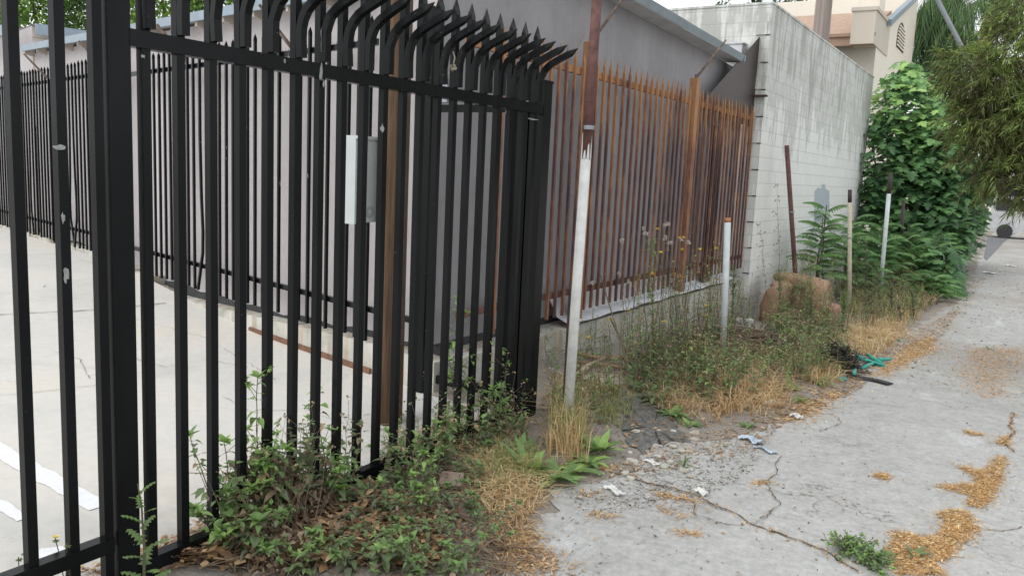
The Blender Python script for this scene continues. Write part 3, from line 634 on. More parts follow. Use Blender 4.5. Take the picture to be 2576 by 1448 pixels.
m = MB(); P = [at_g(*p) for p in ((2484, 600), (2556, 586), (2535, 600), (2515, 620), (2482, 655), (2474, 650))]; m.add([Vector((p.x, p.y, fY(p.y)+.018)) for p in P], [(0, 1, 2, 3, 4, 5)]); tag(m.build('asphalt_patch', simple('grey_asphalt_patch', (.17, .17, .18), .9, .15, 5)), 'dark asphalt patch across the far alley', None, None, 'structure')
m = MB(); a, b = at_g(2500, 574), at_g(2800, 592); n_ = Vector((0, .25, 0)); m.add([a+Vector((0, 0, .02)), b+Vector((0, 0, .02)), b+n_+Vector((0, 0, .02)), a+n_+Vector((0, 0, .02))], [(0, 1, 2, 3)]); tag(m.build('gutter_strip', M['ledge']), 'pale concrete strip crossing the far alley', None, None, 'structure')
#@@VEG
U = lambda a, b: rnd.uniform(a, b)
def rdir(up=0.):
    a = U(0, 2*math.pi); z = U(-1, 1); r = math.sqrt(1-z*z); v = Vector((math.cos(a)*r, math.sin(a)*r, z+up)); return v.normalized()
def leaf(m, p, d, n, L_, W_, mi=0, t=.5, fold=.25, droop=.25):
    d = d.normalized(); s = d.cross(n); s = s.normalized() if s.length > 1e-4 else d.orthogonal().normalized(); n = s.cross(d).normalized()
    A = (0, .28, .62, 1.); Wd = (.02, .5, .40, 0.)
    mid = [p+d*(L_*a)-Vector((0, 0, 1))*(droop*L_*a*a) for a in A]; vs = list(mid)
    for a, w, q in zip(A[1:3], Wd[1:3], mid[1:3]):
        vs += [q+s*(w*W_)+n*(fold*w*W_), q-s*(w*W_)+n*(fold*w*W_)]
    m.add(vs, [(0, 1, 4), (0, 5, 1), (1, 2, 6, 4), (1, 5, 7, 2), (2, 3, 6), (2, 7, 3)], mi, t)
def leaf2(m, p, d, n, L_, W_, mi=0, t=.5, droop=.2):
    d = d.normalized(); s = d.cross(n); s = s.normalized() if s.length > 1e-4 else d.orthogonal().normalized()
    q = p+d*L_*.45; e = p+d*L_-Vector((0, 0, droop*L_))
    m.add([p, q+s*W_*.5, e, q-s*W_*.5], [(0, 1, 2, 3)], mi, t)
LOBE = [(0, 0), (-.30, .10), (-.52, .02), (-.36, .28), (-.60, .48), (-.24, .52), (-.26, .74), (-.02, 1.0), (.24, .72), (.25, .52), (.60, .46), (.36, .27), (.50, .0), (.28, .10)]
def lobed(m, p, d, n, L_, mi=0, t=.5, cup=.12):
    d = d.normalized(); s = d.cross(n); s = s.normalized() if s.length > 1e-4 else d.orthogonal().normalized(); n = s.cross(d).normalized()
    vs = [p+s*(x*L_)+d*(y*L_)-n*(cup*L_*(abs(x)*1.4+y*y*.8)) for x, y in LOBE]; c = p+d*L_*.4+n*(.02*L_)
    k = len(vs); m.add(vs+[c], [(i, (i+1) % k, k) for i in range(k)], mi, t)
G1 = [(0, (.030, .048, .020)), (.35, (.055, .095, .030)), (.7, (.095, .165, .045)), (1, (.17, .25, .075))]
MV = dict(
    weed=m_leaf('weed_leaf', [(0, (.15, .155, .115)), (.25, (.14, .17, .10)), (.5, (.135, .195, .085)), (.75, (.15, .25, .085)), (1, (.26, .39, .12))], .3),
    dry=m_leaf('withered_leaf', [(0, (.06, .042, .03)), (.35, (.17, .115, .08)), (.7, (.30, .225, .165)), (1, (.44, .30, .15))], .15, .8),
    fig=m_leaf('fig_leaf', [(0, (.03, .07, .03)), (.4, (.08, .17, .07)), (.75, (.16, .30, .11)), (1, (.30, .46, .15))], .3, .42),
    toh=m_leaf('pinnate_leaf', [(0, (.045, .09, .035)), (.5, (.095, .20, .07)), (1, (.19, .33, .11))], .3, .45),
    pod=m_leaf('narrow_leaf', [(0, (.05, .045, .022)), (.35, (.09, .11, .035)), (.7, (.14, .20, .055)), (1, (.26, .36, .085))], .3, .5),
    tree=m_leaf('tree_leaf', [(0, (.03, .06, .016)), (.5, (.09, .17, .03)), (1, (.24, .36, .06))], .35, .5),
    palm=m_leaf('palm_leaflet', [(0, (.025, .055, .025)), (.5, (.075, .15, .06)), (1, (.20, .27, .09))], .25, .5),
    straw=m_leaf('dry_grass_blade', [(0, (.26, .16, .09)), (.4, (.46, .31, .17)), (.75, (.60, .46, .27)), (1, (.70, .60, .40))], .25, .8),
    ggrass=m_leaf('green_grass_blade', [(0, (.12, .15, .06)), (.5, (.22, .26, .10)), (1, (.44, .40, .19))], .3, .6),
    litter=m_leaf('fallen_leaf_litter', [(0, (.06, .038, .024)), (.3, (.17, .10, .055)), (.65, (.33, .20, .105)), (1, (.50, .36, .22))], .1, .85),
    needle=m_leaf('orange_needle_litter', [(0, (.22, .11, .04)), (.4, (.42, .235, .09)), (.8, (.54, .34, .15)), (1, (.70, .56, .36))], .05, .85),
    stem=simple('green_brown_stem', (.10, .10, .05), .7, .3, 20), dstem=simple('dry_twig', (.17, .125, .085), .85, .35, 30, 0, .5),
    yellow=simple('yellow_petal', (.80, .60, .02), .6, .05, 20), fluff=simple('grey_seed_fluff', (.50, .44, .40), .95, .1, 30),
)
def weed_thing(name, label, cat, loc, group):
    return thing(name, label, cat, loc, group)
def curve(b, e, n=9, bow=(0, 0, 0), wob=.01):
    bow = Vector(bow); return [b.lerp(e, i/n)+bow*math.sin(math.pi*i/n)+Vector((U(-wob, wob), U(-wob, wob), 0))*(0 < i) for i in range(n+1)]
def leafy(m, ms, pts, size, hue=.6, dryness=0., top=True, rad=.004, start=.05, gap=.05):
    """stem with opposite ovate leaves and a tuft on top; m = leaves, ms = stems"""
    ms.tube(pts, [rad*(1-.6*i/len(pts)) for i in range(len(pts))], 5)
    tot = sum((pts[i+1]-pts[i]).length for i in range(len(pts)-1)); s = start*tot; az = U(0, 6)
    def P(s):
        for i in range(len(pts)-1):
            l = (pts[i+1]-pts[i]).length
            if s <= l: return pts[i].lerp(pts[i+1], s/l)
            s -= l
        return pts[-1]
    while s < tot:
        f = s/tot; p = P(s); az += 1.57+U(-.4, .4)
        for k in (0, 1):
            if U(0, 1) < .12: continue
            a = az+math.pi*k+U(-.3, .3); d = Vector((math.cos(a), math.sin(a), U(-.25, .55)))
            l = size*U(.65, 1.25)*(1.1-.35*f); q = p+d.normalized()*l*.35
            ms.tube([p, q], .0012, 3, cap=False)
            dr = U(0, 1) < dryness*(1.25-f)
            leaf(m, q, d+Vector((0, 0, -.35 if dr else -.05)), Vector((U(-.3, .3), U(-.3, .3), 1)), l, l*U(.5, .68), 1 if dr else 0, U(.2, .9) if dr else min(1, max(0, hue*(.55+.5*f)+U(-.22, .22))), U(.1, .5), U(.1, .7))
        if U(0, 1) < .5:
            a = U(0, 6.28); e = p+Vector((math.cos(a), math.sin(a), U(.4, 1.2)))*size*U(.8, 1.5)
            ms.tube([p, e], .0015, 3, cap=False)
            for k in range(5):
                d = rdir(.5); l = size*U(.4, .7); leaf(m, e, d, Vector((0, 0, 1)), l, l*.5, 0, min(1, hue+U(-.2, .35)))
        s += gap*U(.6, 1.3)
    if top:
        for k in range(11):
            a = U(0, 6.28); d = Vector((math.cos(a), math.sin(a), U(.1, 1.4))); l = size*U(.55, 1.05)
            leaf(m, pts[-1], d, Vector((0, 0, 1)), l, l*.5, 0, min(1, hue+.25+U(-.2, .2)), .3, U(0, .5))
# --- leafy weeds growing through and in front of the black fence
LW = [  # base px, top px, leaf size, hue, dryness, toward-viewer shift, label
    ((668, 1345), (646, 950), .050, .75, .25, .0, 'tallest leafy weed with bright crown of leaves, left of the withered clump'),
    ((852, 1285), (792, 985), .050, .75, .45, .0, 'leafy weed with curled orange dead leaves partway up its stem'),
    ((590, 1390), (474, 1095), .046, .5, .3, .02, 'leafy weed arching left across the first wide fence gaps'),
    ((620, 1370), (566, 1112), .052, .6, .3, .02, 'bushy grey green weed in front of the fifth picket'),
    ((690, 1360), (716, 1130), .046, .65, .35, .0, 'round topped weed between two pickets above the brown clump'),
    ((600, 1420), (500, 1300), .070, .85, .1, .10, 'broad leaved bright weed spreading left over the bottom rail'),
    ((650, 1420), (655, 1310), .060, .7, .1, .14, 'low broad leaved weed before the withered clump'),
    ((830, 1270), (804, 1125), .042, .35, .3, .0, 'small dusty grey weed by the orange curled leaves'),
    ((1125, 1120), (1152, 752), .046, .75, .05, .0, 'tall slender weed climbing the fence, lone stem with spaced leaves'),
    ((1238, 1085), (1256, 880), .046, .8, .05, .0, 'leafy weed with star shaped crown near the black corner post'),
    ((880, 1240), (866, 1178), .040, .8, .1, .02, 'small bright weed at the bottom rail right of the dead leaves'),
    ((1000, 1200), (975, 1085), .040, .65, .15, .03, 'bushy weed in front of the rail left of centre gap'),
    ((1115, 1180), (1110, 1065), .044, .85, .1, .03, 'bright leafy weed below the slender climbing stem'),
    ((1062, 1310), (1068, 1140), .036, .75, .05, .15, 'upright weed with tiers of small leaves beside the tan bricks'),
    ((985, 1330), (958, 1215), .040, .7, .1, .2, 'spreading weed with dark stem over the leaf litter'),
    ((800, 1420), (788, 1340), .038, .85, .1, .15, 'small fresh weed right of the withered clump base'),
    ((770, 1470), (756, 1400), .042, .9, .1, .2, 'bright seedling weed low in the litter'),
    ((960, 1440), (965, 1375), .044, .85, .1, .3, 'bright low weed at the front edge of the litter'),
    ((1195, 1300), (1190, 1245), .034, .7, .1, .3, 'fine small weed growing beside the flat tan brick'),
    ((1130, 1470), (1120, 1370), .040, .75, .1, .2, 'weed clump at the very front beside the pavement'),
    ((1215, 1230), (1205, 1170), .036, .6, .1, .2, 'small weed in dry grass left of the broad leaved dock'),
    ((880, 1450), (868, 1370), .040, .6, .15, .2, 'grey green weed low among brown leaves at the front'),
    ((1040, 1450), (1035, 1350), .040, .65, .1, .2, 'dense soft weed in the front litter left of the bricks'),
]
for i, (b, tp, sz, hue, dr, sh, lab) in enumerate(LW):
    g0 = at_z(*b, 0.); T = at_y(*tp, g0.y+U(-.05, .05)); g0.z = gz(g0.x, g0.y)-.02
    t = thing('leafy_weed', lab, 'weed', g0, 'leafy weeds along the black fence')
    ml, mst = MB(), MB(); h = (T-g0).length
    sz *= 1.3; hue = min(1, hue+.08) if h > .25 else hue-.22; leafy(ml, mst, curve(g0, T, 9, (U(-.02, .02), U(-.02, .02), 0), .006), sz, hue, dr, gap=.030 if h < .5 else .042)
    for k in range(int(3+h*7)):
        p = g0.lerp(T, U(.05, .55)); e = p+Vector((U(-.13, .13), U(-.13, .13), U(.04, .16)))
        leafy(ml, mst, curve(p, e, 4, (0, 0, .0), .003), sz*.8, hue*.9, dr, rad=.0025, gap=.028)
    ml.build('leaves', [MV['weed'], MV['dry']], t); mst.build('stem', MV['stem'], t)
# sprawling shrub on the pavement edge
g0 = at_z(1120, 1400); t = thing('sprawling_weed', 'sprawling weed with long dark runners reaching over the pavement edge', 'weed', g0)
ml, mst = MB(), MB()
for b, tp in (((960, 1250), (1075, 1330)), ((1075, 1370), (1180, 1412)), ((1180, 1412), (1300, 1262)), ((1100, 1400), (1210, 1440)), ((1180, 1412), (1290, 1345)), ((1030, 1330), (1150, 1345)), ((1060, 1400), (930, 1440)), ((1180, 1350), (1250, 1330)), ((1040, 1290), (1130, 1310)), ((900, 1300), (1010, 1400))):
    a, e = at_z(*b, .03), at_z(*tp, .10); leafy(ml, mst, curve(a, e, 7, (0, 0, .03), .012), .034, .42, .25, rad=.004, gap=.03)
ml.build('leaves', [MV['weed'], MV['dry']], t); mst.build('runner', MV['dstem'], t)
# --- withered clump
def crumple(m, c, r, n, mi=0, sz=.035, tr=(.0, 1.)):
    for _ in range(n):
        d = rdir(.2); p = c+Vector((d.x*r[0], d.y*r[1], abs(d.z)*r[2]))*U(.5, 1.0)**.6; l = sz*U(.5, 1.3)
        leaf(m, p, rdir(), rdir(), l, l*U(.4, .8), mi, U(*tr), U(-.8, .8), U(-.5, .9))
g0 = at_z(690, 1400); t = thing('withered_shrub', 'brown withered leaf clump tangled on the fence behind the bright weeds', 'shrub', g0)
m = MB()
for (x, y, rx, rz, n) in ((640, 1330, .14, .40, 760), (700, 1330, .15, .34, 700), (745, 1310, .14, .22, 500), (610, 1400, .14, .22, 350), (770, 1300, .12, .18, 260), (680, 1240, .10, .22, 220), (690, 1420, .2, .16, 450)):
    c = at_z(x, y, 0.); crumple(m, Vector((c.x+.04, c.y, 0)), (rx, rx, rz), n, 0, .036, (.0, .85))
m.build('leaves', MV['dry'], t); m = MB()
for k in range(60):
    c = at_z(U(590, 800), U(1330, 1420), 0.); m.tube(curve(Vector((c.x, c.y, 0)), Vector((c.x+U(-.15, .15), c.y+U(-.15, .15), U(.1, .42))), 5, (U(-.04, .04), 0, 0)), [.003, .003, .0025, .002, .0015, .001], 4)
m.build('twigs', MV['dstem'], t)
# --- prickly lettuce and yellow daisies on the left
def lettuce_leaf(m, p, d, n, L_, t):
    d = d.normalized(); s = d.cross(n).normalized(); k = 5; mid = []; vs = []; fs = []
    for i in range(2*k+1):
        a = i/(2*k); q = p+d*L_*a-Vector((0, 0, .25*L_*a*a)); w = L_*(.055 if i % 2 == 0 else .24*(1-.35*a)) if i < 2*k else 0
        if i == 2*k-1: w = L_*.16
        b = d*(-.05*L_ if i % 2 else 0)
        vs += [q+s*w+b, q, q-s*w+b]
        if i: o = 3*(i-1); fs += [(o, o+1, o+4, o+3), (o+1, o+2, o+5, o+4)]
    m.add(vs, fs, 0, t)
def lettuce(base, top, lab, n=15, L0=.085):
    g0 = at_z(*base); T = at_y(*top, g0.y); t = thing('prickly_lettuce', lab, 'weed', g0, 'lobed leaf weeds')
    m, ms = MB(), MB(); pts = curve(g0, T, 6, (0, 0, 0), .004); ms.tube(pts, [.006, .0055, .005, .0045, .004, .003, .002], 6)
    for i in range(n):
        f = i/n; p = g0.lerp(T, .1+.88*f); a = i*2.4+.5; l = L0*(1.2-.6*f)*U(.85, 1.15)
        lettuce_leaf(m, p, Vector((math.cos(a), math.sin(a), .5+.5*f)), Vector((0, 0, 1)), l, U(.5, .85))
    m.build('leaves', MV['weed'], t); ms.build('stem', MV['stem'], t)
lettuce((372, 1560), (350, 1215), 'prickly lobed leaf weed standing before the wide black post', 17, .105)
lettuce((1250, 1120), (1262, 960), 'lobed leaf weed with yellowing leaves near the corner post', 12, .10)
lettuce((1720, 1180), (1725, 1150), 'tiny ragged weed rooted in the pavement crack', 6, .06)
def daisy(base, heads, lab, name='yellow_daisy', col='yellow'):
    g0 = at_z(*base); t = thing(name, lab, 'weed', g0); m, ms, mf = MB(), MB(), MB()
    for (x, y, flower) in heads:
        T = at_y(x, y, g0.y); pts = curve(g0, T, 6, (U(-.02, .02), 0, 0), .003); ms.tube(pts, .0018, 5)
        c = T
        for k in range(9):
            d = Vector((math.cos(k*.7), math.sin(k*.7), U(.1, .6))); leaf2(m, c-Vector((0, 0, .012)), d, Vector((0, 0, 1)), .016, .008, 0, .4)
        if flower:
            for k in range(26): d = Vector((math.cos(k*2.4), math.sin(k*2.4), U(.1, 1.3))); leaf2(mf, c, d, Vector((0, 0, 1)), .015, .004, 0, .5, 0)
    m.build('bracts', MV['weed'], t); ms.build('stem', MV['stem'], t)
    if mf.v: mf.build('flower', MV['yellow'], t)
daisy((180, 1560), ((140, 1352, 1), (170, 1365, 0)), 'small yellow daisy flower on a thin stem at the lower left')
daisy((70, 1560), ((62, 1385, 0), (48, 1400, 0), (80, 1392, 0)), 'closed bud cluster weed at the bottom left corner', 'budding_weed')
daisy((900, 1215), ((908, 1176, 1),), 'tiny orange yellow flower in front of the bottom rail')
# --- broad dock rosettes
def rosette(base, lab, n, L_, W_, up=.9, hue=.7, dz=0., name='broad_leaf_weed', grp='broad leaved rosettes', mi=0):
    g0 = at_g(*base); g0.z = gz(g0.x, g0.y)-.005
    if g0.x > XL(g0.y): g0.z = fY(g0.y)+.004
    t = thing(name, lab, 'weed', g0, grp); m = MB()
    for i in range(n):
        a = i*2.4+U(-.3, .3); e = up*U(.3, 1.3); l = L_*U(.6, 1.15)
        leaf(m, g0+Vector((math.cos(a)*.01, math.sin(a)*.01, .005)), Vector((math.cos(a), math.sin(a), e)), Vector((0, 0, 1)), l, W_*U(.8, 1.2), mi, min(1, hue+U(-.25, .3)), U(.1, .35), U(.1, .6))
    m.build('leaves', [MV['weed'], MV['dry']], t, smooth=True)
RS = [((1335, 1195), 'upright bright dock clump left of the pale pipe post', 16, .24, .055, 1.6, .85), ((1392, 1215), 'large arching dock leaves at the pavement edge', 14, .22, .06, .7, .85),
      ((1305, 1160), 'dock leaves leaning against the black corner post', 9, .22, .05, 1.3, .8), ((1440, 1190), 'single broad glossy dock leaf group right of the arching dock', 7, .20, .07, .5, .8),
      ((1505, 1150), 'ribbed broad leaf clump right of the pale pipe post', 18, .19, .06, 1.2, .8), ((1480, 1175), 'low broad leaf clump at the foot of the ribbed one', 10, .16, .05, .6, .75),
      ((1535, 1000), 'erect spoon leaved weed before the white concrete lump', 8, .17, .06, 2.5, .95), ((1640, 1010), 'dusty grey green rosette above the burnt patch', 14, .17, .05, .8, .45),
      ((1690, 1045), 'green rosette trailing to the right of the burnt patch', 16, .15, .045, .5, .7), ((1735, 1070), 'small low rosette at the verge edge', 12, .12, .035, .5, .65),
      ((1600, 985), 'grey leaved clump behind the burnt patch', 12, .15, .045, 1., .35), ((1880, 1075), 'fine low green clump by the crumpled blue plastic', 14, .09, .02, .8, .7),
      ((2060, 975), 'leafy clump left of the black netting', 16, .16, .04, 1.1, .8), ((1985, 985), 'bright ragged clump in the dry grass', 16, .16, .04, 1.3, .85), ((2015, 1010), 'low bright clump at the verge corner', 12, .12, .03, .9, .8),
      ((100, 770), 'green grassy weed growing in the lot pavement joint', 14, .17, .022, .7, .9), ((1840, 985), 'green clump amid straw before the brush pile', 12, .15, .04, 1.2, .7),
      ((1930, 1000), 'leafy green clump between brush pile and pavement', 16, .17, .045, 1.2, .75), ((2300, 1400), 'small grey green tuft in the orange needle drift', 9, .08, .02, .8, .5),
      ((2486, 880), 'thin green tuft on the needle covered far pavement', 10, .12, .015, 1.2, .6)]
for r in RS:
    rosette(r[0], *r[1:])
# weed patch in the pavement crack, bottom right
g0 = at_g(2160, 1400); t = thing('crack_weed', 'spreading green weed growing from the pavement crack at the lower right', 'weed', g0); ml, mst = MB(), MB()
for (x, y) in ((2110, 1370), (2140, 1380), (2165, 1395), (2190, 1405), (2215, 1420), (2130, 1400), (2160, 1420), (2195, 1432)):
    a = at_g(x, y); a.z = .005
    for k in range(5):
        e = a+Vector((U(-.09, .09), U(-.09, .09), U(.01, .06))); leafy(ml, mst, curve(a, e, 4, (0, 0, .012), .004), .026, .55, .08, rad=.0018, gap=.018)
for tx, ty in ((2070, 1360), (2205, 1365)): leafy(ml, mst, curve(at_g(2140, 1395), at_z(tx, ty, .06), 5, (0, 0, .03), .004), .02, .5, .1, rad=.0018, gap=.02)
ml.build('leaves', [MV['weed'], MV['dry']], t); mst.build('stem', MV['stem'], t)
# --- yellow flowered tall weeds and seed heads
FL = [(960, 497), (1120, 475), (1258, 474), (1376, 466), (898, 657), (1062, 661), (1103, 681), (1142, 686), (1243, 650), (1340, 722), (1372, 700), (720, 938), (797, 1000), (570, 1010), (1105, 900), (1145, 933), (1300, 897), (1380, 873), (1465, 862), (1258, 965), (1308, 978), (1117, 1021), (983, 1022), (335, 1126), (413, 1140), (1470, 515), (1465, 1262), (935, 320), (1100, 385), (1135, 383)]
SH = [(665, 405), (830, 320), (990, 290), (1115, 395), (1030, 430), (1170, 420), (855, 355), (995, 385), (1015, 282), (1045, 425), (720, 715), (445, 720), (650, 660), (840, 350), (1040, 705)]
z8 = lambda x, y: ((2000+x/2.0111)*.6708, (700+y/2.0111)*.6708)
BS = [((905, 1330), 'tall yellow flowered weed with green feathery top, centre of the verge'), ((1100, 1300), 'yellow flowered weed with fluffy seed heads right of the tall green one'), ((1290, 1260), 'yellow flowered weed nearest the short pale bollard'), ((740, 1350), 'thin yellow flowered weed left of the tall green one'), ((370, 1330), 'low yellow flowered weed right behind the pale pipe post'), ((1455, 1300), 'yellow flowered weed twining the short pale bollard')]
pl = []
for (b, lab) in BS:
    g0 = at_g(*z8(*b)); g0.z = gz(g0.x, g0.y)-.01; pl.append((b[0], g0, thing('flowering_weed', lab, 'weed', g0, 'yellow flowered weeds on the verge'), MB(), MB(), MB(), MB()))
for lst, isf in ((FL, 1), (SH, 0)):
    for (x, y) in lst:
        q = min(pl, key=lambda q: abs(q[0]-x)); g0 = q[1]; T = at_y(*z8(x, y), g0.y+U(-.25, .25))
        b = g0+Vector((U(-.12, .12), U(-.1, .1), 0)); b.x = b.x*.5+(T.x*.5+b.x*.0)*1.0 if abs(T.x-b.x) < .6 else b.x
        pts = curve(b, T, 8, (U(-.05, .05), 0, 0), .012); q[4].tube(pts, [.0032-.0002*i for i in range(9)], 4)
        for i in range(1, 8):
            for k in range(3 if i < 5 else 1):
                d = rdir(.3); l = U(.03, .075)*(1-.07*i); leaf(q[3], pts[i].lerp(pts[i+1], U(0, 1)), d, Vector((0, 0, 1)), l, l*.2, 0, U(.15, .7), .2, .3)
            if U(0, 1) < .6:
                e = pts[i]+Vector((U(-.1, .1), U(-.06, .06), U(.05, .16))); q[4].tube([pts[i], e], .001, 3, cap=False)
                for k in range(3): leaf2(q[3], e, rdir(.4), Vector((0, 0, 1)), .018, .008, 0, U(.1, .5))
        if isf:
            mq = MB(); [leaf2(mq, T, Vector((math.cos(k*2.4), math.sin(k*2.4), U(-.2, .9))), Vector((0, 0, 1)), .026, .014, 0, .5, 0) for k in range(16)]; mq.build('flower', MV['yellow'], q[2])
        else:
            mq = MB()
            for j in range(4):
                c = T+Vector((U(-.014, .014), U(-.014, .014), U(-.014, .01)))
                for k in range(16): leaf2(mq, c, rdir(.3), rdir(), .020, .009, 0, .5, 0)
            mq.build('seed_head', MV['fluff'], q[2])
ti = 0
for q in pl:
    q[3].build('leaves', MV['weed'], q[2]); q[4].build('stem', MV['dstem'], q[2])
# --- feathery narrow leaved weeds
def feathery(b, tp, lab, hue=.65, L_=.075, dens=140, spread=.07, z=None, wid=.2):
    g0 = at_g(*b); g0.z = gz(g0.x, g0.y)-.01; T = at_y(*tp, g0.y); t = thing('feathery_weed', lab, 'weed', g0, 'narrow leaved green weeds'); m, ms = MB(), MB()
    pts = curve(g0, T, 8, (0, 0, 0), .008); ms.tube(pts, [.006-.0006*i for i in range(9)], 5)
    for k in range(dens):
        f = U(.08, 1.); p = g0.lerp(T, f); a = U(0, 6.28); d = Vector((math.cos(a), math.sin(a), U(.1, 1.0))); l = L_*U(.5, 1.2)*(1.15-.45*f)
        leaf(m, p, d, Vector((0, 0, 1)), l, l*wid, 0, min(1, hue*(.5+.6*f)+U(-.2, .2)), .2, .3)
    for k in range(7):
        f = U(.45, .9); p = g0.lerp(T, f); a = U(0, 6.28); e = p+Vector((math.cos(a)*spread, math.sin(a)*spread, U(.05, .14))); ms.tube([p, e], .002, 3, cap=False)
        for j in range(12): q = p.lerp(e, U(.2, 1)); l = L_*.6*U(.5, 1); leaf(m, q, rdir(.5), Vector((0, 0, 1)), l, l*wid, 0, min(1, hue+U(-.2, .25)))
    m.build('leaves', MV['weed'], t); ms.build('stem', MV['stem'], t)
z9 = lambda x, y: ((2700+x/2.068)*.6708, (600+y/2.068)*.6708)
for b, tp, lab, hue, L_, d in [
    (z9(470, 1400), z9(455, 815), 'upright feathery weed left of the armchair', .7, .10, 130), (z9(700, 1440), z9(705, 930), 'feathery green weed in front of the armchair seat', .75, .09, 170),
    (z9(480, 1460), z9(490, 1130), 'low bright feathery weed before the armchair', .85, .09, 120), (z9(100, 1240), z9(105, 825), 'feathery weed by the ledge corner behind the short bollard', .55, .09, 170),
    (z9(950, 1400), z9(960, 1030), 'bright feathery weed right of the armchair', .75, .09, 190), (z9(830, 1430), z9(815, 1150), 'low feathery weed at the armchair foot', .7, .08, 120),
    (z9(1130, 1180), z9(1130, 620), 'tall soft weed in front of the fig tree', .4, .11, 200), (z9(1050, 1150), z9(1060, 760), 'greyish soft weed behind the straight cream post', .35, .10, 170), (z9(900, 1120), z9(880, 700), 'soft weed over the armchair back', .45, .10, 160),
    (z9(800, 1060), z9(790, 660), 'soft green weed left of the cream post', .45, .10, 170), (z9(1240, 1200), z9(1210, 800), 'seeding weed under the pinnate leaves', .35, .10, 170), (z9(1330, 1240), z9(1330, 960), 'brownish soft weed at the verge margin', .25, .10, 160),
    (z9(1500, 1240), z9(1490, 1000), 'soft weed under the fig at the alley side', .3, .10, 150), (z9(1180, 1250), z9(1150, 1020), 'low soft weed among straw', .3, .10, 150),
    (z8(905, 1330), z8(885, 400), 'tall green leafy stalk in front of the rusty fence', .8, .11, 120), (z8(1500, 1050), z8(1515, 610), 'leafy green stalk right of the short bollard', .7, .09, 130),
    ((1430, 1010), (1432, 880), 'small leafy weed behind the pale pipe post', .8, .07, 70), (z9(1420, 1300), z9(1380, 1120), 'low dusty weed by the straw', .3, .09, 120)]:
    feathery(b, tp, lab, hue, L_, d)
# thin dry stalks against the white wall
for b, tp, lab in ((z9(470, 1290), z9(445, 200), 'taller bare dry stalk against the white block wall'), (z9(385, 1290), z9(312, 505), 'shorter bare dry stalk left of the leaning rusty post')):
    g0 = at_g(*b); T = at_y(*tp, g0.y); t = thing('dry_stalk', lab, 'weed', g0, 'dry stalks before the block wall'); m, mf = MB(), MB(); pts = curve(g0, T, 10, (0, 0, 0), .012); m.tube(pts, [.004-.0003*i for i in range(11)], 5)
    for i in range(3, 11):
        for k in range(4):
            e = pts[i]+Vector((U(-.13, .13), U(-.05, .05), U(-.05, .12)))*(1.3-.09*i); m.tube([pts[i], e], .0012, 3, cap=False)
            for j in range(2): leaf2(mf, e+rdir()*.01, rdir(), rdir(), .025, .016, 0, U(.2, .7))
    m.build('stem', MV['dstem'], t); mf.build('seed_pods', MV['dry'], t)
# --- tree of heaven saplings
def frond(m, ms, p, d, L_, n, ll, hue):
    d = d.normalized(); s = d.cross(Vector((0, 0, 1))).normalized(); pts = []
    for i in range(n+1): a = i/n; pts.append(p+d*L_*a+Vector((0, 0, -.45*L_*a*a)))
    ms.tube(pts, [.004*(1-.7*i/n) for i in range(n+1)], 4, cap=False)
    for i in range(2, n+1):
        w = ll*(1-.5*(i/n)**3)*U(.85, 1.1)
        for sg in (-1, 1): leaf(m, pts[i], s*sg+d*.35+Vector((0, 0, -.25)), Vector((0, 0, 1)), w*1.15, w*.40, 0, min(1, max(0, hue+U(-.15, .15))), .2, .35)
def toh(X, Y, zt, lab, nf=16, Lf=.6, hue=.55, lean=(0, 0)):
    g0 = Vector((X, Y, gz(X, Y)-.02)); T = Vector((X+lean[0], Y+lean[1], zt)); t = thing('pinnate_sapling', lab, 'sapling', g0, 'saplings with long pinnate leaves'); m, ms = MB(), MB()
    ms.tube(curve(g0, T, 5, (0, 0, 0), .02), [.02, .018, .015, .012, .01, .008], 7)
    for i in range(nf):
        f = .35+.65*i/nf; p = g0.lerp(T, f); a = i*2.4+U(-.3, .3); frond(m, ms, p, Vector((math.cos(a), math.sin(a), .75*f+U(0, .3))), Lf*U(.75, 1.1)*(1.15-.35*f), 13, .13*Lf/.6, hue+.15*f+U(-.1, .1))
    m.build('leaves', MV['toh'], t); ms.build('stem', MV['stem'], t)
toh(-2.75, 13.6, 1.35, 'pinnate sapling standing clear against the white wall', 18, .62, .6)
toh(-2.6, 15.0, .85, 'pinnate sapling right beside the cream post', 14, .55, .5)
toh(-2.25, 16.6, .75, 'pinnate sapling behind the cream post, half shaded', 15, .6, .45)
toh(-1.75, 17.4, .45, 'low pinnate sapling before the fig', 15, .6, .5)
toh(-2.85, 16.9, 1.1, 'pinnate sapling nearest the wall under the fig', 14, .6, .3)
toh(-1.5, 18.2, .65, 'pinnate sapling at the alley side of the fig', 15, .6, .5)
toh(-2.1, 18.6, .95, 'pinnate sapling deep under the fig crown', 14, .6, .3)
toh(-1.6, 19.8, .75, 'pinnate sapling leaning over the alley edge', 15, .6, .5)
toh(-1.5, 16.2, .15, 'lowest pinnate sapling touching the pavement', 12, .5, .4)
for q_ in ((-2.9, 14.2, 1.1, 'pinnate sapling touching the block wall behind the tallest one'), (-2.75, 15.8, 1.0, 'pinnate sapling between cream post and wall'), (-2.35, 15.6, .35, 'low pinnate sapling at the right foot of the cream post'), (-1.35, 16.4, .1, 'low spreading pinnate sapling above the straw'), (-1.95, 17.8, .75, 'pinnate sapling by the pale leaning post'), (-2.4, 17.4, 1.0, 'pinnate sapling behind the pale leaning post'), (-1.45, 18.6, .35, 'pinnate sapling brushing the alley pavement'), (-1.4, 17.2, .05, 'smallest pinnate sapling at the pavement'), (-1.5, 20.4, .6, 'pinnate sapling before the far end of the fig')): toh(*q_, 20, .58, .55)
toh(-1.5, 21.2, .95, 'far pinnate sapling at the end of the fig', 15, .6, .55)
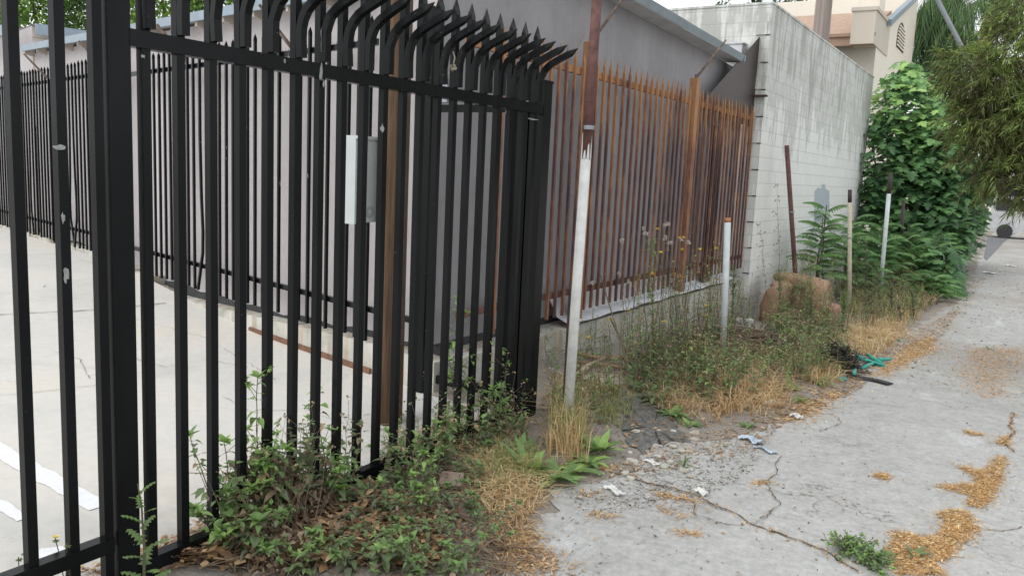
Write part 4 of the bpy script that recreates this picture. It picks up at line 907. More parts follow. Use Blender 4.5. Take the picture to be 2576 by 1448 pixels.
# --- crowns
def crown_pt(lumps):
    w = [a[1][0]*a[1][1]*a[1][2] for a in lumps]; c, r = rnd.choices(lumps, w)[0]; d = rdir()
    f = U(.35, 1.)**.45; return Vector(c)+Vector((d.x*r[0], d.y*r[1], d.z*r[2]))*f*U(.9, 1.08), d, f
def fig():
    lumps = [((-2.75, 21.6, 3.35), (.75, 1.2, 1.25)), ((-3.05, 20.9, 2.3), (.55, .9, 1.3)), ((-2.1, 21.6, 2.4), (.85, 1.3, 1.2)), ((-1.75, 22.6, 1.6), (.85, 1.6, 1.4)), ((-1.6, 21.6, .8), (.5, 1.5, 1.0)), ((-2.4, 21.2, 1.6), (1., 1., 1.0)), ((-1.6, 24.5, 1.2), (.6, 2., 1.5)), ((-2.85, 21.2, 4.1), (.40, .5, .55)), ((-1.95, 21.5, 3.2), (.75, .9, .75)), ((-1.35, 21.8, 2.3), (.7, .9, .9)), ((-3.15, 20.6, 1.5), (.45, .6, .6)), ((-3.05, 20.9, .6), (.6, .7, .9)), ((-2.5, 20.6, .5), (.8, .7, .8)), ((-1.9, 19.2, .25), (.75, .9, .65)), ((-1.35, 18.0, .05), (.45, .8, .5))]
    t = thing('fig_tree', 'big fig tree with lobed leaves spilling from the end of the white wall', 'tree', (-2.5, 22, -.33)); m = MB()
    for k in range(7000):
        p, d, f = crown_pt(lumps); d2 = Vector((d.x, d.y, U(-.9, .1)))+rdir()*.5
        if p.y < 20.9 and p.x < -3.35: continue
        if p.z < -.3: continue
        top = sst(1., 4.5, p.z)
        lobed(m, p, d2, Vector((d.x*.6, d.y*.6-.3, 1))+rdir()*.45, U(.15, .27), 0, min(1, max(0, .36+.45*top+U(-.25, .3)-(.3 if f < .8 else 0))))  # crown shading painted into the tint: inner leaves darker, top leaves lighter
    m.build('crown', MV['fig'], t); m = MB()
    for k in range(14):
        c, r = lumps[k % 8]; m.tube(curve(Vector((-2.5+U(-.3, .3), 22+U(-.3, .3), -.4)), Vector(c)+Vector((U(-.5, .5), U(-.5, .5), U(0, .6))), 6, (U(-.2, .2), U(-.2, .2), .2), .05), [.06, .05, .045, .035, .025, .018, .01], 7)
    m.build('trunk', M['bark'], t)
fig()
def narrow_tree():
    t = thing('drooping_tree', 'drooping narrow leaved tree hanging over the right side of the alley', 'tree', (2.6, 9.6, -.15)); m, mt = MB(), MB()
    P = lambda x, y, Y, r: ((at_y(x+20, y, Y)), (r, r*.9, r*.8))
    lumps = [P(2490, 190, 9, .34), P(2430, 165, 9, .24), P(2575, 110, 9.4, .42), P(2392, 150, 9.1, .17), P(2410, 215, 9., .16), P(2430, 380, 8.9, .12), P(2470, 440, 8.8, .14), P(2500, 250, 9.1, .35), P(2560, 300, 9, .36), P(2478, 335, 8.9, .25), P(2420, 310, 8.8, .19), P(2500, 430, 8.9, .18), P(2545, 430, 8.8, .20), P(2590, 470, 8.7, .19), P(2640, 300, 9, .5), P(2545, 230, 9.2, .3), P(2455, 250, 9., .16), P(2590, 20, 9.6, .35), P(2620, 420, 8.9, .35)]
    big = [((1.2, 9.2, 2.9), (1.1, 1.2, 1.3)), ((2.6, 9.4, 3.6), (1.5, 1.8, 1.9)), ((2.2, 8., 2.4), (1.2, 1.2, 1.1))]
    def twig(p, d, hue, n=11, L_=.085, W_=.011):
        e = p+d*U(.12, .22)+Vector((0, 0, -.06)); mt.tube([p, e], .0022, 3, cap=False)
        for j in range(n):
            q = p.lerp(e, j/n); dd = (d+rdir()*.85+Vector((0, 0, -.15))); leaf2(m, q, dd, rdir(), L_*U(.7, 1.25), W_, 0, min(1, max(0, hue+U(-.2, .2))), .25)
    for k in range(3000):
        p, d, f = crown_pt(lumps); hue = .50+.35*max(0, d.z)+U(-.25, .22)-(.22 if f < .8 else 0); twig(p, (d+Vector((-.1, -.1, -.35))+rdir()*.5).normalized(), hue)  # tint carries painted shade inside the crown and a lighter upper side
    for k in range(1500):
        p, d, f = crown_pt(big); twig(p, (d+rdir()*.5+Vector((0, 0, -.4))).normalized(), .4+U(-.2, .2), 8, .14, .028)
    m.build('crown', MV['pod'], t)
    for (c, r) in lumps[:13]+big: mt.tube(curve(Vector((2.5, 9.5, 2.2)), Vector(c), 6, (0, 0, .25), .05), [.05, .04, .03, .022, .016, .01, .006], 6)
    mt.build('branches', M['bark'], t); m = MB(); m.tube([(2.6, 9.6, -.3), (2.55, 9.55, 1.2), (2.5, 9.5, 2.5), (2.4, 9.4, 4.2)], [.2, .16, .13, .06], 10); m.build('trunk', M['bark'], t, smooth=True)
narrow_tree()
def blob_tree(name, lab, X, Y, z0, lumps, n, L_, hue=.5, mt='tree', trunk=.15, group=None):
    t = thing(name, lab, 'tree', (X, Y, z0), group); m = MB()
    lumps = [((X+c[0], Y+c[1], c[2]), r) for c, r in lumps]
    for k in range(n):
        p, d, f = crown_pt(lumps)
        for j in range(4):
            l = L_*U(.6, 1.2); leaf2(m, p+rdir()*L_*.8, rdir(-.1), rdir(.8), l, l*.6, 0, min(1, max(0, hue+.3*d.z+U(-.25, .25)-(.2 if f < .8 else 0))))  # leaf tint imitates crown light: paler above, darker within
    m.build('crown', MV[mt], t); m = MB(); zc = min(c[2] for c, r in lumps)
    m.tube([(X, Y, z0), (X, Y, zc*.6), (X+.1, Y, zc+.5)], [trunk, trunk*.8, trunk*.4], 8)
    for c, r in lumps: m.tube([(X, Y, zc*.6), Vector((X, Y, zc)).lerp(Vector(c), .6), c], [trunk*.5, trunk*.3, trunk*.1], 6)
    m.build('trunk', M['bark'], t)
bt = 'trees behind the grey building'
for i, (px, lab, hue) in enumerate(((-60, 'dark green tree at the far left behind the roofs', .42), (110, 'bright green tree behind the rear building, left half', .62), (250, 'very dark green tree seen beside the wide black post', .28), (430, 'yellow green tree right of the wide black post', .68), (560, 'mid green tree behind the low roof edge', .5))):
    p = at_y(px, 30, 13.5+.4*i); blob_tree('leafy_tree', lab, p.x, p.y, 0, [((0, 0, 5.2), (1.6, 1.4, 1.7)), ((-.9, .2, 4.3), (1.1, 1., 1.0)), ((.9, -.2, 4.4), (1.1, 1., 1.1)), ((.2, -.5, 6.4), (1.2, 1., 1.))], 1500, .15, hue, group=bt)
p = at_y(1985, 10, 38); blob_tree('distant_tree', 'wispy tree top peeking over the white block wall', p.x, p.y, 0, [((0, 0, p.z+.2), (.75, .6, .8)), ((.5, 0, p.z-.5), (.35, .4, .5)), ((-.3, 0, p.z+1.4), (.9, .6, .6))], 260, .22, .3, 'palm', .08)
p = at_y(1903, 2, 38); blob_tree('distant_tree', 'small dark tree tip left of the wispy tree top', p.x, p.y, 0, [((0, 0, p.z+.3), (.4, .4, .45))], 60, .22, .3, 'palm', .05)
p = at_y(1820, 12, 34); blob_tree('distant_tree', 'tiny sprig above the block wall coping', p.x, p.y, 0, [((0, 0, p.z), (.22, .2, .2))], 10, .2, .3, 'palm', .03)
p = at_y(2110, 8, 40); blob_tree('distant_tree', 'small foliage tuft right of the bare palm trunk', p.x, p.y, 0, [((0, 0, p.z+.3), (.5, .4, .45))], 50, .22, .3, 'palm', .05)
# bare palm trunk
a, b = at_y(2042, 100, 24), at_y(2086, 100, 24); r = (b.x-a.x)/2*.98; cx = (a.x+b.x)/2
t = thing('palm_tree', 'thick bare palm trunk rising behind the white block wall', 'palm', (cx, 24, -.4)); m = MB()
m.tube([(cx-.0*i, 24, -.4+.55*i) for i in range(24)], [r*(1.25-.02*i)*(1+.02*(i % 2))/1.03 for i in range(24)], 14); m.build('trunk', M['trunk'], t, smooth=True); m = MB(); ms = MB()
def palm_frond(m, ms, c, d, L_, hang, hue, n=16):
    d = d.normalized(); s = Vector((-d.y, d.x, 0)).normalized(); pts = [c+Vector((d.x, d.y, 0))*L_*(i/n)*(1-.25*(i/n))+Vector((0, 0, L_*(d.z*(i/n)-.95*(i/n)**2))) for i in range(n+1)]
    ms.tube(pts, [.03*(1-.8*i/n) for i in range(n+1)], 4, cap=False)
    for i in range(2, n+1):
        for j in range(3):
            for sg in (-1, 1):
                p = pts[i].lerp(pts[i-1], U(0, 1)); e = s*sg*U(.1, .5)+Vector((U(-.1, .1), U(-.1, .1), -1)); leaf2(m, p, e, rdir(), hang*U(.6, 1.2), .035, 0, min(1, max(0, hue+U(-.3, .3))), 0)
for k in range(14): a = k*2.4; palm_frond(m, ms, Vector((cx, 24, 12.3)), Vector((math.cos(a), math.sin(a), .6)), 2.2, .5, .5, 10)
m.build('fronds', MV['palm'], t); ms.build('ribs', MV['stem'], t)
c = at_y(2378, 5, 36); t = thing('drooping_palm', 'palm with long drooping curtain fronds right of the cream house', 'palm', (c.x, 36, -.4)); m, ms = MB(), MB()
for k in range(56):
    a = k*2.4; tier = (k % 4)
    palm_frond(m, ms, Vector((c.x, 36, c.z+.2-.55*tier)), Vector((math.cos(a), math.sin(a), .75-.3*tier)), U(1.2, 2.0), U(.85, 1.4), .38+.12*(tier == 0), 13)
m.build('fronds', MV['palm'], t); ms.build('ribs', MV['stem'], t); m = MB(); m.tube([(c.x+.15, 36, -.4), (c.x+.1, 36, 3.5), (c.x, 36, c.z)], [.3, .26, .2], 10); m.build('trunk', M['bark'], t)
a = at_y(2497, 20, 34); b = at_y(2478, 120, 34); t = thing('slender_palm', 'slender orange brown palm trunk seen against the sky at right', 'palm', (b.x, 34, -.4)); m = MB()
d = (a-b); m.tube([b-d*1.6, b, a, a+d*.2], [.24, .22, .19, .18], 10); m.build('trunk', simple('orange_brown_bark', (.33, .20, .13), .85, .2, 6, 0, .6), t, smooth=True); m, ms = MB(), MB()
for k in range(16): q = k*2.4; palm_frond(m, ms, a+d*.15, Vector((math.cos(q), math.sin(q), .5)), U(1.8, 2.8), .6, .5, 12)
m.build('fronds', MV['palm'], t); ms.build('ribs', MV['stem'], t)
a, b = at_y(2340, -35, 14), at_y(2428, 136, 14); d = (b-a); m = MB(); m.tube([a-d*1.2, b, b+d*3.6], .034, 8); tag(m.build('guy_wire_guard', M['greymetal'], origin=b), 'grey slanting guy wire guard crossing in front of the drooping palm', 'cable guard')
# ------------------------------------------------------------------ far end of the alley
p = at_g(2512, 552); t = thing('parked_van', 'white van parked across the far end of the alley', 'van', (0, 0, 0)); y = 43.
def far():
    z = -.325; x0 = at_y(2492, 520, 44).x; x1 = x0+4.3; m = MB(); m.hexa([(x0, 43, z+.3), (x1, 43, z+.3), (x1, 45, z+.3), (x0, 45, z+.3), (x0+.05, 43.05, z+1.15), (x1, 43.05, z+1.15), (x1, 44.95, z+1.15), (x0+.05, 44.95, z+1.15)]); m.hexa([(x0+.05, 43.05, z+1.15), (x1-1.1, 43.05, z+1.15), (x1-1.1, 44.95, z+1.15), (x0+.05, 44.95, z+1.15), (x0+.15, 43.2, z+1.95), (x1-1.7, 43.2, z+1.95), (x1-1.7, 44.8, z+1.95), (x0+.15, 44.8, z+1.95)])
    m.build('body', M['roofwhite'], t)
    for k in range(3): m = MB(); m.box((x0+.25+.8*k, 43.02, z+1.25), (x0+.9+.8*k, 43.1, z+1.75)); m.build('window', M['tar'], t)
    for k in (x0+.7, x1-.8): m = MB(); m.tube([(k, 42.95, z+.32), (k, 43.2, z+.32)], .32, 14); m.build('wheel', M['tar'], t)
    t.location = (0, 0, 0)
    g = thing('garage_row', 'pale garages with a blue door at the very end of the alley', 'building', (0, 52, z)); m = MB(); m.box((-9, 52, z), (14, 58, 3.2)); m.build('wall', M['cream'], g)
    a, b = at_y(2505, 500, 52), at_y(2524, 484, 52)
    m = MB(); m.box((a.x-.3, 51.92, a.z-.2), (b.x+.8, 52.01, b.z+.5)); m.build('blue_panel', simple('deep_blue_paint', (.02, .05, .25), .6, .1), g)
    m = MB(); m.box((-9.2, 51.6, 3.2), (14.2, 58.2, 3.4)); m.build('roof', M['roofwhite'], g)
    m = MB(); q = Vector((.2, 40.5, z)); m.box(q-Vector((.3, .3, 0)), q+Vector((.3, .3, .95))); m.box(q-Vector((.33, .33, -.95)), q+Vector((.33, .33, 1.02))); m.tube([q+Vector((-.3, -.32, .1)), q+Vector((.3, -.32, .1))], .09, 8); tag(m.build('waste_bin', simple('yellow_plastic', (.55, .38, .10), .6, .1), origin=q), 'yellow waste bin near the white van', 'bin')
far()
# ------------------------------------------------------------------ discarded things on the verge
def rbox(m, c, h, ax=None, e=.35, nu=28, nv=16, mi=0):
    ax = ax or (Vector((1, 0, 0)), Vector((0, 1, 0)), Vector((0, 0, 1))); f = lambda w, p: math.copysign(abs(w)**p, w); vs = []; fs = []
    for j in range(nv+1):
        v = -math.pi/2+math.pi*j/nv
        for i in range(nu):
            u = 2*math.pi*i/nu; x = f(math.cos(v), e)*f(math.cos(u), e); y = f(math.cos(v), e)*f(math.sin(u), e); z = f(math.sin(v), e)
            vs.append(Vector(c)+ax[0]*x*h[0]+ax[1]*y*h[1]+ax[2]*z*h[2])
    for j in range(nv):
        for i in range(nu): fs.append((j*nu+i, j*nu+(i+1) % nu, (j+1)*nu+(i+1) % nu, (j+1)*nu+i))
    m.add(vs, fs, mi)
def rumple(o, k=.02):
    for v in o.data.vertices:
        p = v.co; q = k*(math.sin(p.x*17+p.z*9)*math.cos(p.y*13+p.z*21)+.6*math.sin(p.x*39+p.y*31)*math.cos(p.z*43)); v.co = p+Vector((q, q*.5, -abs(q)*.6))
    return o
def armchair():
    fab = m_stucco('tan_upholstery', (.34, .215, .14), .35); g0 = at_g(2000, 808); Y = g0.y; t = thing('armchair', 'discarded tan upholstered armchair slumped among weeds by the white wall', 'armchair', g0)
    P = lambda x, y, dy=0.: at_y(x, y, Y+.35+dy); s = 178.
    X, Yv, Z = Vector((1, 0, 0)), Vector((0, 1, 0)), Vector((0, 0, 1))
    def tilt(a): return (Vector((math.cos(a), 0, math.sin(a))), Yv, Vector((-math.sin(a), 0, math.cos(a))))
    m = MB(); rbox(m, P(2015, 735, .55), (.40, .15, .27), tilt(-.12), .45); rumple(m.build('backrest', fab, t, smooth=True))
    m = MB(); rbox(m, P(2012, 708, .50), (.38, .17, .09), tilt(-.13), .6); rumple(m.build('top_roll', fab, t, smooth=True))
    m = MB(); rbox(m, P(1957, 765, .20), (.15, .42, .36), tilt(-.14), .5); rumple(m.build('armrest', fab, t, smooth=True), .03)
    m = MB(); rbox(m, P(2062, 742, .20), (.13, .36, .22), tilt(.1), .55); rumple(m.build('armrest', fab, t, smooth=True))
    m = MB(); rbox(m, P(2010, 805, .1), (.33, .33, .12), tilt(-.06), .45); rumple(m.build('seat', fab, t, smooth=True))
    m = MB(); rbox(m, P(2078, 796, -.25), (.15, .16, .20), tilt(-.18), .3); m.build('footrest', m_stucco('pink_brown_upholstery', (.34, .19, .14), .1), t, smooth=True)
    m = MB(); a = P(1930, 832, -.1); m.hexa([a+Vector((-.06, 0, -.06)), a+Vector((.06, 0, -.06)), a+Vector((.08, .3, -.06)), a+Vector((-.04, .3, -.06)), a+Vector((-.02, 0, .12)), a+Vector((.08, 0, .14)), a+Vector((.1, .3, .14)), a+Vector((.0, .3, .12))]); m.build('frame_board', simple('orange_board', (.42, .20, .09), .8, .1), t)
armchair()
def stick(pts, r, name, lab, cat, mt, grp=None, n=7): m = MB(); m.tube(pts, r, n); return tag(m.build(name, mt, smooth=True, origin=pts[0]), lab, cat, grp)
tan = simple('dry_cane', (.40, .27, .16), .7, .2, 16)
def gp(x, y, dz=.02): p = at_g(x, y); p.z = gz(p.x, p.y)+dz; return p
stick([gp(1440, 905, .04), gp(1515, 915, .05), gp(1592, 915, .05)], .020, 'cane_pole', 'longest straight tan cane lying below the ledge', 'cane', tan, 'canes')
stick([gp(1445, 920, .03), gp(1530, 930, .04), gp(1585, 935, .03)], .016, 'cane_pole', 'tan cane lying just in front of the longest cane', 'cane', tan, 'canes')
stick([gp(1375, 1005, .02), gp(1430, 975, .03), gp(1475, 935, .05), gp(1530, 915, .07)], [.017, .018, .016, .013], 'cane_pole', 'pale curved cane reaching behind the pipe post', 'cane', simple('pale_cane', (.46, .38, .26), .7, .2, 16), 'canes')
stick([gp(1860, 1012, .03), gp(1972, 1033, .02)], .013, 'cane_pole', 'thin tan cane beside the clear bottle', 'cane', tan, 'canes')
stick([gp(1590, 985, .06), at_y(1510, 690, gp(1540, 900).y)], [.008, .005], 'dead_branch', 'dark dead branch leaning on the rusty fence', 'branch', MV['dstem'], 'branches'); stick([gp(1610, 970, .05), at_y(1535, 800, gp(1560, 900).y)], [.010, .007], 'dead_branch', 'second shorter dead branch leaning beside the dark one', 'branch', MV['dstem'], 'branches')
m = MB(); c = gp(1520, 965, .0); rbox(m, c, (.17, .14, .045), None, .75); tag(m.build('concrete_lump', M['ledge'], smooth=True, origin=c), 'flat pale concrete lump behind the pipe post', 'rubble')
brk = simple('tan_brick', (.25, .185, .15), .9, .18, 25, 0, .6)
for i, (x, y, lab, a, tl) in enumerate(((1135, 1240, 'tan brick leaning upright in dry grass', .4, .7), (1188, 1305, 'tan brick lying flat beside the weeds', .1, .08))):
    c = gp(x, y, .03 if i else .055); ax = (Vector((math.cos(a), math.sin(a), 0)), Vector((-math.sin(a)*math.cos(tl), math.cos(a)*math.cos(tl), math.sin(tl))), Vector((math.sin(a)*math.sin(tl), -math.cos(a)*math.sin(tl), math.cos(tl))))
    m = MB(); rbox(m, c-Vector((0, 0, .015)), (.06, .04, .026), ax, .22); tag(m.build('brick', brk, origin=c), lab, 'brick', 'bricks')
def scrap(x, y, w, h, lab, mt, name='litter_scrap', cat='litter', zz=.012, grp='litter on the ground', seed=0, onp=None):
    r = random.Random(seed+int(x)); c = at_g(x, y); c.z = max(gz(c.x, c.y), fY(c.y)+.004)+.004; m = MB(); n = 7
    vs = [(c.x+(i/(n-1)-.5)*w+r.uniform(-.1, .1)*w*.3, c.y+(j/(n-1)-.5)*h+r.uniform(-.1, .1)*h*.6+.2*w*math.sin(i), c.z+zz*r.uniform(.1, 1.2)*.7*(1-.3*abs(i/(n-1)-.5))) for j in range(n) for i in range(n)]
    fs = [(j*n+i, j*n+i+1, (j+1)*n+i+1, (j+1)*n+i) for j in range(n-1) for i in range(n-1) if not ((i in (0, n-2)) and (j in (0, n-2)))]
    m.add(vs, fs); tag(m.build(name, mt, origin=c), lab, cat, grp)
wp_ = simple('white_paper', (.66, .66, .64), .7, .08, 30); bl = simple('pale_blue_plastic', (.42, .50, .58), .4, .2, 20)
scrap(1545, 1240, .13, .05, 'crumpled white tissue on the pavement nearest the verge', wp_, zz=.025); scrap(1763, 1243, .075, .06, 'crushed white cup on the cracked pavement', wp_, zz=.03)
scrap(1640, 1165, .10, .06, 'flat grey white card on the pavement', wp_, zz=.006); scrap(1890, 1112, .16, .08, 'crumpled pale blue plastic sheet at the verge edge', bl, zz=.03); scrap(1925, 1135, .16, .05, 'thin white blue plastic strip right of the blue sheet', bl, zz=.02)
scrap(2003, 1053, .085, .06, 'crushed white wrapper below the clear bottle', wp_, zz=.045); scrap(1872, 828, .22, .12, 'white plastic bag bundled by the wall corner', wp_, 'plastic_bag', 'bag', .16); scrap(1893, 935, .2, .08, 'white plastic scrap on the brush pile', wp_, zz=.05)
scrap(2058, 835, .1, .06, 'small white scrap under the armchair footrest', wp_, zz=.08); scrap(1390, 938, .06, .05, 'small crumpled clear wrapper behind the corner post', wp_, zz=.05); scrap(826, 1312+60, .07, .035, 'small white paper in the brown leaves', wp_, zz=.03)
scrap(1342, 1403, .09, .035, 'grey weathered wood chip on the pavement edge', MV['dstem'], 'wood_chip', 'wood', .018); scrap(2540, 520+150, .3, .2, 'pale scrap on the far pavement', wp_, zz=.05); scrap(2490, 688, .3, .25, 'white rag lying at the pavement edge by the fig', wp_, zz=.06)
scrap(2262, 858, .12, .07, 'small turquoise scrap at the far verge edge', simple('faded_turquoise', (.30, .50, .47), .6, .1), zz=.02)
c = at_g(1923, 1030); m = MB(); m.tube([c+Vector((0, 0, .03)), c+Vector((.01, .03, .035)), c+Vector((.03, .09, .04)), c+Vector((.035, .11, .042)), c+Vector((.04, .13, .043))], [.026, .028, .027, .012, .011], 12); tag(m.build('plastic_bottle', M['bottle'], smooth=True, origin=c), 'clear crushed plastic bottle resting against the thin cane', 'bottle')
tq = simple('turquoise_hose', (.03, .33, .27), .5, .15, 12)
Q3 = lambda x, y: ((2800+x/1.593)*.6708, (1250+y/1.593)*.6708)
for i, (pts, lab) in enumerate([([(650, 165), (720, 180), (790, 200), (820, 205)], 'turquoise hose piece lying lowest in the splayed bundle'), ([(720, 155), (760, 175), (800, 195)], 'turquoise hose piece at the back of the bundle'), ([(780, 180), (820, 182), (855, 176)], 'turquoise hose piece pointing right out of the bundle'), ([(685, 220), (720, 205), (770, 190)], 'thick turquoise hose piece at the front of the bundle'), ([(660, 180), (740, 188), (800, 205)], 'thin turquoise hose piece across the bundle'), ([(630, 222), (643, 245), (640, 270)], 'short turquoise hose piece standing left of the bundle'), ([(505, 285), (550, 295), (590, 298)], 'turquoise hose piece beneath the black netting'), ([(600, 208), (630, 212), (660, 208)], 'dark turquoise hose end in the grass')]):
    ps = [at_g(*Q3(*p)) for p in pts]
    for p in ps: p.z = max(gz(p.x, p.y), fY(p.y))+.022+.012*(i % 3)
    stick(ps, .019 if i != 4 else .011, 'hose_piece', lab, 'hose', tq, 'cut hose pieces', 10)
# black netting
c = at_g(*Q3(530, 230)); t = thing('black_netting', 'torn black netting bundle beside the turquoise hose', 'netting', c); m = MB(); nb = simple('black_plastic', (.012, .012, .013), .6, .2)
for k in range(260):
    d = rdir(.2); p = c+Vector((d.x*.20, d.y*.14, .02+abs(d.z)*.26)); d2 = rdir(); q = c+Vector(((d.x+.5*d2.x)*.20, (d.y+.5*d2.y)*.14, .01+abs(d.z+.4*d2.z)*.24)); m.tube([p, p.lerp(q, .5)+rdir()*.012, q], .0032, 3, cap=False)
for k in range(120): d = rdir(); leaf(m, c+Vector((d.x*.16, d.y*.12, .03+abs(d.z)*.16)), rdir(), rdir(), .09, .05)
m.build('mesh', nb, t); m = MB(); pp = [at_g(*Q3(*p)) for p in ((600, 265), (690, 275), (760, 285), (855, 312))]
for p in pp: p.z += .012
for a, b in zip(pp, pp[1:]):
    n = (b-a).cross(Vector((0, 0, 1))).normalized()*.045; m.hexa([a-n, b-n, b+n, a+n, a-n*.8+Vector((0, 0, .012)), b-n*.8+Vector((0, 0, .012)), b+n*.8+Vector((0, 0, .012)), a+n*.8+Vector((0, 0, .012))])
m.build('strip', nb, t)
# rubble
for i in range(26):
    x, y = U(1560, 1760), U(1085, 1210); c = at_g(x, y); r = U(.008, .028); m = MB(); rbox(m, Vector((c.x, c.y, c.z+.012)), (r*U(.8, 1.6), r*U(.7, 1.3), r*.5), None, .6, 10, 6)
    tag(m.build('stone', M['ledge'], origin=c), 'small grey concrete fragment scattered near the burnt patch', 'stone', 'concrete fragments')
# ------------------------------------------------------------------ stuff
def inpoly(x, y, P):
    c = False; j = len(P)-1
    for i in range(len(P)):
        if (P[i][1] > y) != (P[j][1] > y) and x < (P[j][0]-P[i][0])*(y-P[i][1])/(P[j][1]-P[i][1])+P[i][0]: c = not c
        j = i
    return c
def grass(name, lab, zones, mt):
    m = MB()
    for (poly, n, h, lean, hue) in zones:
        W = [at_g(*p) for p in poly]; W = [(p.x, p.y) for p in W]; x0, x1 = min(p[0] for p in W), max(p[0] for p in W); y0, y1 = min(p[1] for p in W), max(p[1] for p in W); k = 0; tries = 0; tc = None
        while k < n and tries < n*40:
            tries += 1
            if tc is None or U(0, 1) < .06: tc = (U(x0, x1), U(y0, y1))
            x, y = tc[0]+rnd.gauss(0, .05), tc[1]+rnd.gauss(0, .05)
            if not inpoly(x, y, W): tc = None; continue
            b = Vector((x, y, gz(x, y)-.01)); a = U(0, 6.28); ll = h*U(.35, 1.2); L1 = lean*U(.2, 2.2)
            d = Vector((math.cos(a), math.sin(a), 0)); s = Vector((-d.y, d.x, 0))*U(.0012, .0028)*(1+b.y*.09)
            p1 = b+Vector((0, 0, ll*.55))+d*ll*L1*.3; p2 = b+Vector((0, 0, ll*(1-.45*min(1, L1))))+d*ll*L1
            m.add([b-s, b+s, p1+s*.8, p1-s*.8, p2], [(0, 1, 2, 3), (3, 2, 4)], 0, min(1, max(0, hue+U(-.35, .35)))); k += 1
    return tag(m.build(name, mt), lab, None, None, 'stuff')
grass('dry_grass', 'tangled straw coloured dry grass over the weedy verge', [
    ([(1380, 1050), (1470, 1050), (1480, 1180), (1370, 1180)], 420, .30, .45, .5), ([(1600, 960), (1800, 920), (1960, 930), (2000, 1040), (1850, 1080), (1720, 1050), (1640, 1030)], 2300, .15, 1.1, .5),
    ([(1780, 980), (1960, 960), (1990, 1030), (1800, 1060)], 900, .18, 1.2, .45), ([(1980, 900), (2110, 880), (2120, 980), (2000, 1010)], 700, .18, 1., .5), ([(2060, 850), (2260, 800), (2290, 850), (2190, 910), (2070, 910)], 2400, .20, 1.1, .6),
    ([(2140, 740), (2370, 740), (2330, 800), (2200, 860), (2120, 830)], 2000, .28, .9, .55), ([(1180, 1150), (1340, 1150), (1400, 1240), (1330, 1310), (1180, 1300)], 1800, .11, 1.3, .6), ([(980, 1080), (1330, 1040), (1330, 1150), (1000, 1180)], 800, .14, 1.1, .55),
    ([(1370, 960), (1560, 940), (1600, 1000), (1380, 1060)], 350, .16, .9, .55), ([(1690, 860), (1900, 850), (1950, 900), (1700, 950)], 600, .2, .9, .5), ([(1240, 1290), (1340, 1290), (1320, 1440), (1260, 1440)], 500, .06, 1.4, .4)], MV['straw'])
grass('green_grass', 'fine green and yellowing grass between the weeds', [
    ([(1200, 1140), (1350, 1120), (1380, 1210), (1220, 1270)], 900, .14, .8, .6), ([(1380, 1040), (1460, 1040), (1480, 1160), (1380, 1160)], 300, .32, .3, .7), ([(1480, 1000), (1600, 980), (1600, 1060), (1500, 1100)], 300, .15, .8, .6), ([(1560, 880), (1900, 860), (1960, 960), (1600, 980)], 700, .26, .8, .6),
    ([(2100, 720), (2360, 720), (2300, 820), (2120, 830)], 1400, .40, .6, .5), ([(1900, 860), (2100, 860), (2100, 960), (1900, 960)], 700, .3, .7, .6), ([(960, 1070), (1120, 1050), (1140, 1150), (980, 1180)], 250, .2, .7, .6)], MV['ggrass'])
def cover(name, lab, zones, mt):
    m, ms = MB(), MB()
    for poly, n, sz, hue, dr in zones:
        W = [at_g(*p) for p in poly]; W = [(p.x, p.y) for p in W]; x0, x1 = min(p[0] for p in W), max(p[0] for p in W); y0, y1 = min(p[1] for p in W), max(p[1] for p in W); k = 0
        while k < n:
            x, y = U(x0, x1), U(y0, y1)
            if not inpoly(x, y, W): continue
            k += 1; b = Vector((x, y, gz(x, y))); e = b+Vector((U(-.07, .07), U(-.07, .07), U(.03, .14)*sz/.03))
            for j in range(9): p = b.lerp(e, U(.2, 1)); l = sz*U(.5, 1.3); leaf(m, p, rdir(.3), Vector((0, 0, 1)), l, l*.5, 1 if U(0, 1) < dr else 0, min(1, max(0, hue+U(-.3, .25))))
    tag(m.build(name, mt), lab, None, None, 'stuff')
cover('ground_cover', 'low mixed green ground cover among the litter', [([(880, 1240), (1120, 1200), (1190, 1300), (1100, 1448), (820, 1448)], 120, .034, .35, .3), ([(960, 1110), (1300, 1060), (1330, 1160), (1000, 1220)], 130, .034, .35, .35), ([(1560, 930), (1760, 900), (1800, 1020), (1640, 1040)], 200, .045, .45, .2), ([(1900, 840), (2110, 800), (2120, 930), (1950, 990)], 260, .05, .45, .2), ([(2110, 700), (2380, 700), (2380, 765), (2200, 830)], 380, .06, .35, .25), ([(2250, 690), (2430, 690), (2420, 745), (2350, 765)], 200, .08, .4, .05), ([(560, 1300), (800, 1250), (860, 1448), (540, 1448)], 70, .04, .3, .6)], [MV['weed'], MV['dry']])
